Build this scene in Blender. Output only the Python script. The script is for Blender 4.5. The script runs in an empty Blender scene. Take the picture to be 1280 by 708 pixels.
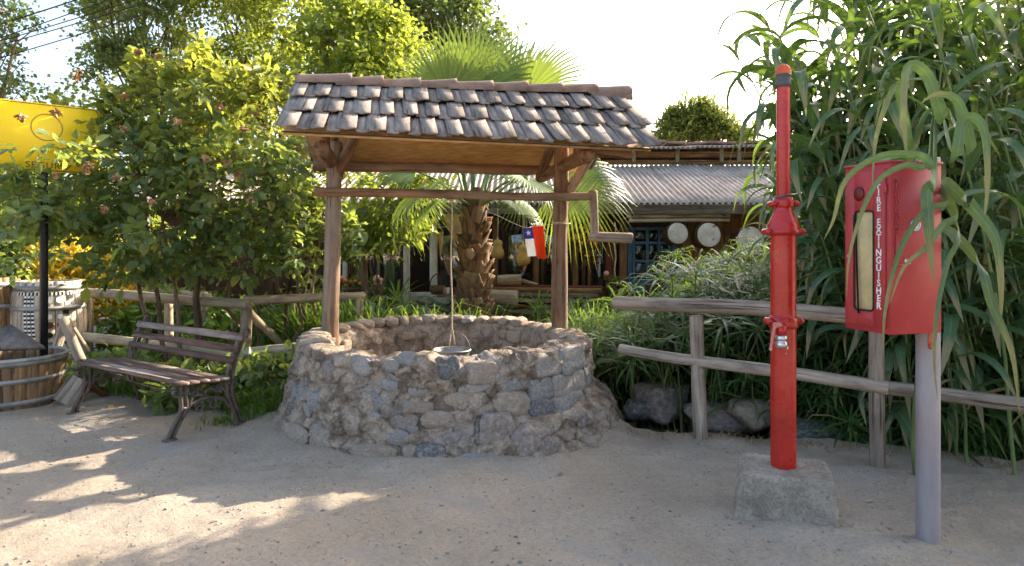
import bpy, math, random
import numpy as np
from mathutils import Vector, Matrix

rng = np.random.default_rng(7)
random.seed(7)
R = math.radians
SC = bpy.context.scene
COL = SC.collection

# ------------------------------------------------------------------ camera, sky, sun, exposure
F, CXP, HYP, CH = 853.33, 640.0, 305.0, 1.5      # focal length and horizon in photo pixels, eye height
cam = bpy.data.cameras.new('camera'); camo = bpy.data.objects.new('camera', cam); COL.objects.link(camo)
cam.sensor_width = 36.0; cam.lens = 24.0; cam.shift_y = -49.0 / 1280.0
cam.clip_start = 0.05; cam.clip_end = 3000
camo.location = (0, 0, CH); camo.rotation_euler = (math.pi / 2, 0, 0)
SC.camera = camo

SUN_AZ, SUN_EL = R(50), R(27)                     # azimuth: right of the view direction
world = bpy.data.worlds.new('World'); SC.world = world; world.use_nodes = True
wn = world.node_tree
sky = wn.nodes.new('ShaderNodeTexSky'); sky.sky_type = 'NISHITA'; sky.sun_disc = False
sky.sun_elevation = SUN_EL; sky.sun_rotation = SUN_AZ
sky.air_density = 1.0; sky.dust_density = 6.0; sky.ozone_density = 0.6; sky.altitude = 200
wn.links.new(sky.outputs[0], wn.nodes['Background'].inputs[0])
wn.nodes['Background'].inputs[1].default_value = 0.15
sl = bpy.data.lights.new('sun', 'SUN'); slo = bpy.data.objects.new('sun', sl); COL.objects.link(slo)
sl.energy = 4.3; sl.angle = R(0.55); sl.color = (1.0, 0.88, 0.72)
sdir = Vector((math.sin(SUN_AZ) * math.cos(SUN_EL), math.cos(SUN_AZ) * math.cos(SUN_EL), math.sin(SUN_EL)))
slo.rotation_euler = sdir.to_track_quat('Z', 'Y').to_euler(); slo.location = (6, 6, 12)
vs = SC.view_settings
vs.view_transform = 'Standard'; vs.look = 'None'; vs.gamma = 1.0; vs.use_curve_mapping = False
vs.exposure = 1.85
SC.render.engine = 'CYCLES'
SC.cycles.use_denoising = True; SC.cycles.denoising_prefilter = 'FAST'
SC.cycles.max_bounces = 8; SC.cycles.diffuse_bounces = 4; SC.cycles.transparent_max_bounces = 8
SC.cycles.sample_clamp_indirect = 6

def at(px, py, Y):
    return np.array([(px - CXP) * Y / F, Y, CH - (py - HYP) * Y / F])
def gnd(px, py, z=0.0):
    return at(px, py, F * (CH - z) / (py - HYP))

# ------------------------------------------------------------------ noise
def _h(i, j, k, s):
    n = (i * 374761393 + j * 668265263 + k * 2147483647 + s * 974634777) & 0x7fffffff
    n = ((n ^ (n >> 13)) * 1274126177) & 0x7fffffff
    return ((n ^ (n >> 16)) & 0xffff) / 65535.0
def vnoise(p, s=0):
    p = np.asarray(p, float); i = np.floor(p).astype(np.int64); f = p - i; f = f * f * (3 - 2 * f)
    r = 0
    for a in (0, 1):
        for b in (0, 1):
            for c in (0, 1):
                w = (f[..., 0] if a else 1 - f[..., 0]) * (f[..., 1] if b else 1 - f[..., 1]) * (f[..., 2] if c else 1 - f[..., 2])
                r = r + w * _h(i[..., 0] + a, i[..., 1] + b, i[..., 2] + c, s)
    return r * 2 - 1
def fbm(p, octv=4, s=0, gain=.5):
    p = np.asarray(p, float); r = 0; a = 1
    for o in range(octv):
        r = r + a * vnoise(p * 2 ** o + 17.3 * o, s + o); a *= gain
    return r
def sstep(a, b, x):
    t = np.clip((x - a) / (b - a), 0, 1); return t * t * (3 - 2 * t)

# ------------------------------------------------------------------ mesh building
def nrm(v):
    v = np.asarray(v, float); return v / (np.linalg.norm(v, axis=-1, keepdims=True) + 1e-12)

class MB:
    def __init__(s): s.v = []; s.f = []; s.g = []; s.n = 0
    def add(s, v, f, g=None):
        v = np.asarray(v, float).reshape(-1, 3)
        s.v.append(v); s.g.append(v if g is None else np.asarray(g, float).reshape(-1, 3))
        fs = f if isinstance(f, list) and len(f) and isinstance(f[0], np.ndarray) else None
        if fs is None:
            by = {}
            if isinstance(f, np.ndarray): by[f.shape[1]] = f
            else:
                for q in f: by.setdefault(len(q), []).append(q)
            fs = [np.asarray(x, np.int64) for x in by.values()]
        for a in fs:
            if len(a): s.f.append(a + s.n)
        s.n += len(v); return s
    def mesh(s, name, off=(0, 0, 0), smooth=False):
        me = bpy.data.meshes.new(name)
        v = np.concatenate(s.v) - np.asarray(off, float)
        me.vertices.add(len(v)); me.vertices.foreach_set('co', v.astype(np.float32).ravel())
        lt = np.concatenate([np.full(len(a), a.shape[1]) for a in s.f]); li = np.concatenate([a.ravel() for a in s.f])
        me.loops.add(len(li)); me.loops.foreach_set('vertex_index', li.astype(np.int32))
        me.polygons.add(len(lt)); st = np.concatenate([[0], np.cumsum(lt)[:-1]])
        me.polygons.foreach_set('loop_start', st.astype(np.int32)); me.polygons.foreach_set('loop_total', lt.astype(np.int32))
        me.update(calc_edges=True)
        at_ = me.attributes.new('gc', 'FLOAT_VECTOR', 'POINT'); at_.data.foreach_set('vector', np.concatenate(s.g).astype(np.float32).ravel())
        if smooth: me.polygons.foreach_set('use_smooth', np.ones(len(lt), bool))
        me.update(); return me
    def build(s, name, mat, parent=None, smooth=False, origin=None):
        """vertices are in world space; the object sits at its parent's origin (or at origin)."""
        off = np.zeros(3)
        if parent is not None: off = np.array(wloc(parent))
        elif origin is not None: off = np.asarray(origin, float)
        o = bpy.data.objects.new(name, s.mesh(name, off, smooth)); COL.objects.link(o)
        o.data.materials.append(mat)
        if parent is not None: o.parent = parent
        else: o.location = off
        return o

def wloc(o):
    l = Vector((0, 0, 0))
    while o is not None: l = l + o.location; o = o.parent
    return l
def thing(name, label, cat, loc=(0, 0, 0), group=None):
    o = bpy.data.objects.new(name, None); COL.objects.link(o); o.location = Vector([float(c) for c in loc]); o.empty_display_size = .1
    return tag(o, label, cat, group)
def tag(o, label, cat, group=None):
    o['label'] = label; o['category'] = cat
    if group: o['group'] = group
    return o
def kind(o, k): o['kind'] = k; return o
def place(name, me, mat, parent, loc, rot=None, scale=None):
    """an object that shares mesh me; loc is in world space, parent has no rotation."""
    o = bpy.data.objects.new(name, me); COL.objects.link(o)
    if mat is not None and not me.materials: me.materials.append(mat)
    if parent is not None: o.parent = parent; loc = Vector([float(c) for c in loc]) - wloc(parent)
    o.location = Vector([float(c) for c in loc])
    if rot is not None:
        o.rotation_mode = 'QUATERNION'; o.rotation_quaternion = Matrix([[float(c) for c in r] for r in rot]).to_quaternion()
    if scale is not None: o.scale = [float(c) for c in scale]
    return o
def copy_tree(o, parent=None):
    c = o.copy(); COL.objects.link(c); c.parent = parent
    for ch in list(o.children): copy_tree(ch, c)
    return c

# chamfered box template
def _tmpl():
    vid = {}; vs_ = []
    for sx in (-1, 1):
        for sy in (-1, 1):
            for sz in (-1, 1):
                for a in range(3): vid[(sx, sy, sz, a)] = len(vs_); vs_.append((sx, sy, sz, a))
    fs = []
    S = (-1, 1)
    for a in range(3):
        b, c = [(1, 2), (2, 0), (0, 1)][a]
        for s in S:
            q = []
            for (sb, sc_) in ((-1, -1), (1, -1), (1, 1), (-1, 1)):
                k = [0, 0, 0]; k[a] = s; k[b] = sb; k[c] = sc_; q.append(vid[(*k, a)])
            fs.append(q if s > 0 else q[::-1])
    for c in range(3):
        a, b = [(1, 2), (2, 0), (0, 1)][c]
        for sa in S:
            for sb in S:
                k0 = [0, 0, 0]; k0[a] = sa; k0[b] = sb; k1 = list(k0); k0[c] = -1; k1[c] = 1
                q = [vid[(*k0, a)], vid[(*k0, b)], vid[(*k1, b)], vid[(*k1, a)]]
                fs.append(q if sa * sb > 0 else q[::-1])
    for sx in S:
        for sy in S:
            for sz in S:
                q = [vid[(sx, sy, sz, 0)], vid[(sx, sy, sz, 1)], vid[(sx, sy, sz, 2)]]
                fs.append(q if sx * sy * sz > 0 else q[::-1])
    return np.array(vs_), fs
_BV, _BF = _tmpl()
def box(mb, c, size, bev=.004, M=None, grain=0):
    """size = full extents; M rows/cols: columns are the box axes; grain = axis the wood grain runs along."""
    h = np.asarray(size, float) / 2; bev = min(bev, h.min() * .9)
    p = _BV[:, :3] * (h - bev)
    for a in range(3):
        m = _BV[:, 3] == a; p[m, a] = _BV[m, a] * h[a]
    g = np.roll(p, 2 - grain, axis=1) + rng.uniform(-3, 3, 3)
    if M is not None: p = p @ np.asarray(M, float).T
    return mb.add(p + np.asarray(c, float), _BF, g)
def frame(zdir, xhint=(0, 0, 1)):
    """columns x,y,z with z along zdir"""
    z = nrm(zdir); x = np.asarray(xhint, float); x = x - z * (x @ z)
    if np.linalg.norm(x) < 1e-4: x = np.array([1., 0, 0]); x = x - z * (x @ z)
    x = nrm(x); y = np.cross(z, x); return np.stack([x, y, z], 1)
def bar(mb, a, b, w, t, bev=.003, up=(0, 0, 1)):
    """board from a to b; w along up, t across"""
    a = np.asarray(a, float); b = np.asarray(b, float); M = frame(b - a, up)
    return box(mb, (a + b) / 2, (w, t, np.linalg.norm(b - a)), bev, M, 2)
def tube(mb, pts, rad, n=10, cap=True, amp=0., freq=3., seed=None, flat=None, up=(0, 0, 1)):
    pts = np.asarray(pts, float); m = len(pts)
    rad = np.broadcast_to(np.asarray(rad, float), (m,)) if np.ndim(rad) < 2 else rad
    t = np.gradient(pts, axis=0) if m > 2 else np.repeat((pts[1] - pts[0])[None], 2, 0)
    t = nrm(t); x = np.asarray(up, float) - t[0] * (np.asarray(up, float) @ t[0])
    if np.linalg.norm(x) < 1e-3: x = np.array([1., .3, 0]) - t[0] * (np.array([1., .3, 0]) @ t[0])
    x = nrm(x); th = np.arange(n) * 2 * np.pi / n
    s = np.concatenate([[0], np.cumsum(np.linalg.norm(np.diff(pts, axis=0), axis=1))])
    V = []; G = []; off = rng.uniform(0, 50, 3) if seed is None else np.full(3, seed * 7.7)
    for i in range(m):
        x = x - t[i] * (x @ t[i]); x = nrm(x); y = np.cross(t[i], x)
        ca, sa = np.cos(th), np.sin(th); r = np.full(n, rad[i])
        if amp: r = r * (1 + amp * fbm(np.stack([ca * 1.3 + off[0], sa * 1.3 + off[1], np.full(n, s[i] * freq + off[2])], 1), 3))
        fx, fy = (1, 1) if flat is None else flat
        V.append(pts[i] + (ca * r * fx)[:, None] * x + (sa * r * fy)[:, None] * y)
        G.append(np.stack([ca * rad[i] + off[0], sa * rad[i] + off[1], np.full(n, s[i] + off[2])], 1))
    V = np.concatenate(V); G = np.concatenate(G)
    i = np.arange(m - 1)[:, None] * n; j = np.arange(n)[None]; k = (j + 1) % n
    q = np.stack([i + j, i + k, i + n + k, i + n + j], -1).reshape(-1, 4)
    fs = [q]
    if cap:
        c0 = len(V); V = np.concatenate([V, [pts[0], pts[-1]]]); G = np.concatenate([G, [[off[0], off[1], off[2]], [off[0], off[1], off[2] + s[-1]]]])
        j = np.arange(n); k = (j + 1) % n
        fs.append(np.concatenate([np.stack([np.full(n, c0), k, j], 1), np.stack([np.full(n, c0 + 1), (m - 1) * n + j, (m - 1) * n + k], 1)]))
    return mb.add(V, fs, G)
def log(mb, a, b, r0, r1=None, n=14, bend=.0, amp=.07, seg=None, freq=2.5):
    a = np.asarray(a, float); b = np.asarray(b, float); r1 = r0 if r1 is None else r1
    L = np.linalg.norm(b - a); seg = seg or max(6, int(L / .06)); t = np.linspace(0, 1, seg + 1)
    d = nrm(b - a); side = nrm(np.cross(d, [.3, .5, .8])); s2 = np.cross(d, side); o = rng.uniform(0, 90)
    w = np.stack([fbm(np.stack([t * L * 1.2 + o, t * 0, t * 0], 1), 2, 3), fbm(np.stack([t * L * 1.2 + o, t * 0 + 9, t * 0], 1), 2, 5)], 1) * bend
    p = a + t[:, None] * (b - a) + w[:, :1] * side + w[:, 1:] * s2
    rr = r0 + (r1 - r0) * t
    # rounded saw-cut ends
    p = np.concatenate([[p[0] + d * .001], p[0:1] + d * .012, p[1:-1], p[-1:] - d * .012, [p[-1] - d * .001]])
    rr = np.concatenate([[rr[0] * .9], rr[:1], rr[1:-1], rr[-1:], [rr[-1] * .9]])
    return tube(mb, p, rr, n, True, amp, freq)
def lathe(mb, prof, n=24, c=(0, 0, 0), M=None):
    prof = np.asarray(prof, float); th = np.arange(n) * 2 * np.pi / n; m = len(prof)
    V = np.stack([prof[:, None, 0] * np.cos(th), prof[:, None, 0] * np.sin(th), np.repeat(prof[:, 1:2], n, 1)], -1).reshape(-1, 3)
    g = V.copy()
    if M is not None: V = V @ np.asarray(M, float).T
    i = np.arange(m - 1)[:, None] * n; j = np.arange(n)[None]; k = (j + 1) % n
    return mb.add(V + np.asarray(c, float), np.stack([i + j, i + k, i + n + k, i + n + j], -1).reshape(-1, 4), g)
def ico(sub):
    import bmesh
    bm = bmesh.new(); bmesh.ops.create_icosphere(bm, subdivisions=sub, radius=1)
    v = np.array([x.co[:] for x in bm.verts]); f = np.array([[x.index for x in q.verts] for q in bm.faces]); bm.free(); return v, f
ICO = {k: ico(k) for k in (1, 2, 3, 4)}
def rotz(a):
    c, s = math.cos(a), math.sin(a); return np.array([[c, -s, 0], [s, c, 0], [0, 0, 1.]])
def spline(pts, k=8):
    p = np.asarray(pts, float); p = np.concatenate([[2 * p[0] - p[1]], p, [2 * p[-1] - p[-2]]]); out = []
    for i in range(1, len(p) - 2):
        for t in np.linspace(0, 1, k, endpoint=False):
            a, b, c, d = p[i - 1], p[i], p[i + 1], p[i + 2]
            out.append(.5 * (2 * b + (c - a) * t + (2 * a - 5 * b + 4 * c - d) * t * t + (3 * b - a - 3 * c + d) * t ** 3))
    out.append(p[-2]); return np.array(out)

# ------------------------------------------------------------------ materials
def _nodes(name):
    m = bpy.data.materials.new(name); m.use_nodes = True
    nt = m.node_tree; return m, nt, nt.nodes['Principled BSDF'], nt.nodes['Material Output']
def N(nt, t, **kw):
    n = nt.nodes.new(t)
    for k, v in kw.items(): setattr(n, k, v)
    return n
def ramp(nt, src, stops):
    r = nt.nodes.new('ShaderNodeValToRGB'); e = r.color_ramp.elements
    while len(e) < len(stops): e.new(.5)
    for i, (p, c) in enumerate(stops): e[i].position = p; e[i].color = (*c, 1) if len(c) == 3 else c
    nt.links.new(src, r.inputs[0]); return r.outputs[0]
def mixc(nt, a, b, fac, mode='MIX'):
    n = nt.nodes.new('ShaderNodeMix'); n.data_type = 'RGBA'; n.blend_type = mode
    for inp, x in ((n.inputs[0], fac), (n.inputs[6], a), (n.inputs[7], b)):
        if hasattr(x, 'is_output') or isinstance(x, bpy.types.NodeSocket): nt.links.new(x, inp)
        elif isinstance(x, (int, float)): inp.default_value = x
        else: inp.default_value = (*x, 1)
    return n.outputs[2]
def coords(nt, coord, stretch=(1, 1, 1)):
    L = nt.links
    if coord == 'gc':
        a = N(nt, 'ShaderNodeAttribute'); a.attribute_name = 'gc'; v = a.outputs['Vector']
    else:
        v = N(nt, 'ShaderNodeTexCoord').outputs['Object']
    oi = N(nt, 'ShaderNodeObjectInfo')
    mm = N(nt, 'ShaderNodeMath', operation='MULTIPLY'); L.new(oi.outputs['Random'], mm.inputs[0]); mm.inputs[1].default_value = 37.0
    ad = N(nt, 'ShaderNodeVectorMath', operation='ADD'); L.new(v, ad.inputs[0]); L.new(mm.outputs[0], ad.inputs[1])
    mp = N(nt, 'ShaderNodeMapping'); mp.inputs['Scale'].default_value = stretch; L.new(ad.outputs[0], mp.inputs[0])
    return mp.outputs[0], oi
def noiseN(nt, v, scale, detail=5, rough=.55, dist=0.):
    n = N(nt, 'ShaderNodeTexNoise'); nt.links.new(v, n.inputs['Vector']); n.inputs['Scale'].default_value = scale
    n.inputs['Detail'].default_value = detail; n.inputs['Roughness'].default_value = rough; n.inputs['Distortion'].default_value = dist
    return n.outputs[0]
def mat(name, c1, c2, scale=4, detail=6, rough=.8, bump=.4, bscale=40, bdist=.01, coord='obj', stretch=(1, 1, 1), metal=0., spec=.3,
        rnd=.15, c3=None, c3scale=1.5, c3lo=.55, c3hi=.7, lo=.35, hi=.65, coat=0.):
    m, nt, b, out = _nodes(name); L = nt.links
    v, oi = coords(nt, coord, stretch)
    c = ramp(nt, noiseN(nt, v, scale, detail), [(lo, c1), (hi, c2)])
    if c3 is not None:
        f = ramp(nt, noiseN(nt, v, c3scale, 5), [(c3lo, (0, 0, 0)), (c3hi, (1, 1, 1))]); c = mixc(nt, c, c3, f)
    if rnd:
        r = ramp(nt, oi.outputs['Random'], [(0, (1 - rnd,) * 3), (1, (1 + rnd,) * 3)]); c = mixc(nt, c, r, 1.0, 'MULTIPLY')
    L.new(c, b.inputs['Base Color'])
    b.inputs['Metallic'].default_value = metal; b.inputs['Specular IOR Level'].default_value = spec; b.inputs['Coat Weight'].default_value = coat
    rn = noiseN(nt, v, scale * 1.7, 3)
    rr = N(nt, 'ShaderNodeMapRange'); L.new(rn, rr.inputs[0]); rr.inputs[3].default_value = max(.05, rough - .12); rr.inputs[4].default_value = min(1, rough + .12)
    L.new(rr.outputs[0], b.inputs['Roughness'])
    if bump:
        bn = N(nt, 'ShaderNodeBump'); bn.inputs['Strength'].default_value = bump; bn.inputs['Distance'].default_value = bdist
        L.new(noiseN(nt, v, bscale, 7, .62), bn.inputs['Height']); L.new(bn.outputs[0], b.inputs['Normal'])
    return m
def leafmat(name, ca, cb, cc=None, trans=.42, tcol=(.30, .36, .03), rough=.45, spec=.35):
    """leaf: green varied leaf by leaf, with light shining through"""
    m, nt, b, out = _nodes(name); L = nt.links
    g = N(nt, 'ShaderNodeNewGeometry'); st = [(0, ca), (.6, cb)] + ([(.93, cb), (.97, cc)] if cc else [(1, cb)])
    c = ramp(nt, g.outputs['Random Per Island'], st)
    oi = N(nt, 'ShaderNodeObjectInfo'); c = mixc(nt, c, ramp(nt, oi.outputs['Random'], [(0, (.8, .8, .8)), (1, (1.2, 1.2, 1.1))]), 1., 'MULTIPLY')
    L.new(c, b.inputs['Base Color']); b.inputs['Roughness'].default_value = rough; b.inputs['Specular IOR Level'].default_value = spec
    t = N(nt, 'ShaderNodeBsdfTranslucent')
    tc = ramp(nt, g.outputs['Random Per Island'], [(0, tuple(x * .65 for x in tcol)), (1, tcol)]); L.new(tc, t.inputs[0])
    mx = N(nt, 'ShaderNodeMixShader'); mx.inputs[0].default_value = trans
    L.new(b.outputs[0], mx.inputs[1]); L.new(t.outputs[0], mx.inputs[2]); L.new(mx.outputs[0], out.inputs[0])
    return m
def plain(name, c, rough=.6, metal=0., spec=.3, bump=.1):
    return mat(name, tuple(x * .85 for x in c), tuple(min(1, x * 1.12) for x in c), 9, 5, rough, bump, 60, .003, metal=metal, spec=spec, rnd=.06)
def glassmat(name, tint=(.9, .95, .95), refl=.22):
    m, nt, b, out = _nodes(name); L = nt.links
    g = N(nt, 'ShaderNodeBsdfGlossy'); g.inputs['Roughness'].default_value = .03; g.inputs[0].default_value = (.9, .9, .9, 1)
    t = N(nt, 'ShaderNodeBsdfTransparent'); t.inputs[0].default_value = (*tint, 1)
    fr = N(nt, 'ShaderNodeFresnel'); fr.inputs[0].default_value = 1.5
    ad = N(nt, 'ShaderNodeMath', operation='ADD'); L.new(fr.outputs[0], ad.inputs[0]); ad.inputs[1].default_value = refl
    mx = N(nt, 'ShaderNodeMixShader'); L.new(ad.outputs[0], mx.inputs[0]); L.new(t.outputs[0], mx.inputs[1]); L.new(g.outputs[0], mx.inputs[2])
    L.new(mx.outputs[0], out.inputs[0]); return m

WOODST = (26, 26, 2.2)
def wood(name, c1, c2, c3=None, rough=.8, bump=.55, rnd=.2, st=WOODST, lo=.3, hi=.7, c3lo=.55, c3hi=.7, spec=.15, crack=.85, cb=.8):
    m = mat(name, c1, c2, 1.0, 8, rough, bump, 2.2, .010, 'gc', st, rnd=rnd, c3=c3, c3scale=.16, lo=lo, hi=hi, c3lo=c3lo, c3hi=c3hi, spec=spec)
    nt = m.node_tree; L = nt.links; b = nt.nodes['Principled BSDF']                 # drying cracks along the grain, knots and stains
    v, oi = coords(nt, 'gc', (62, 62, 1.5)); ck = noiseN(nt, v, 1.0, 4, .5, .4)
    old = b.inputs['Base Color'].links[0].from_socket
    c = mixc(nt, old, ramp(nt, ck, [(.30, (.22, .20, .19)), (.385, (1, 1, 1))]), crack, 'MULTIPLY')
    v2, _ = coords(nt, 'gc', (9, 9, 4)); c = mixc(nt, c, ramp(nt, noiseN(nt, v2, 1.0, 5, .6), [(.3, (.62, .60, .58)), (.5, (1, 1, 1)), (.7, (1.18, 1.17, 1.15))]), .9, 'MULTIPLY')
    L.new(c, b.inputs['Base Color'])
    b1 = b.inputs['Normal'].links[0].from_node; b2 = N(nt, 'ShaderNodeBump'); b2.inputs['Strength'].default_value = cb; b2.inputs['Distance'].default_value = .012
    L.new(ramp(nt, ck, [(.28, (0, 0, 0)), (.40, (1, 1, 1))]), b2.inputs['Height']); L.new(b1.outputs[0], b2.inputs['Normal']); L.new(b2.outputs[0], b.inputs['Normal'])
    return m

def ground_mat():
    m, nt, b, out = _nodes('dirt'); L = nt.links
    v = N(nt, 'ShaderNodeTexCoord').outputs['Object']
    c = ramp(nt, noiseN(nt, v, .9, 6, .6), [(.32, (.37, .302, .226)), (.5, (.44, .363, .278)), (.68, (.51, .426, .333))])
    c = mixc(nt, c, ramp(nt, noiseN(nt, v, 38, 6, .75), [(.28, (.55, .53, .51)), (.5, (1, 1, 1)), (.72, (1.22, 1.2, 1.17))]), .6, 'MULTIPLY')
    c = mixc(nt, c, ramp(nt, noiseN(nt, v, 150, 3, .8), [(.34, (.66, .64, .62)), (.5, (1, 1, 1)), (.66, (1.2, 1.19, 1.17))]), .5, 'MULTIPLY')
    vo = N(nt, 'ShaderNodeTexVoronoi'); vo.inputs['Scale'].default_value = 34; L.new(v, vo.inputs['Vector'])
    sp = ramp(nt, vo.outputs['Distance'], [(.10, (1, 1, 1)), (.17, (0, 0, 0))])
    pk = ramp(nt, vo.outputs['Color'], [(.62, (0, 0, 0)), (.66, (1, 1, 1))])
    msk = mixc(nt, sp, pk, 1., 'MULTIPLY')
    c = mixc(nt, c, (.27, .245, .215), msk)
    gr = ramp(nt, noiseN(nt, v, 1.7, 4), [(.55, (0, 0, 0)), (.72, (.55, .55, .55))]); c = mixc(nt, c, (.33, .315, .30), gr)
    L.new(c, b.inputs['Base Color']); b.inputs['Roughness'].default_value = .95; b.inputs['Specular IOR Level'].default_value = .1
    b1 = N(nt, 'ShaderNodeBump'); b1.inputs['Strength'].default_value = .9; b1.inputs['Distance'].default_value = .02
    L.new(noiseN(nt, v, 45, 9, .72), b1.inputs['Height'])
    b2 = N(nt, 'ShaderNodeBump'); b2.inputs['Strength'].default_value = .6; b2.inputs['Distance'].default_value = .008
    L.new(noiseN(nt, v, 190, 5, .7), b2.inputs['Height']); L.new(b1.outputs[0], b2.inputs['Normal']); L.new(b2.outputs[0], b.inputs['Normal'])
    return m

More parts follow.
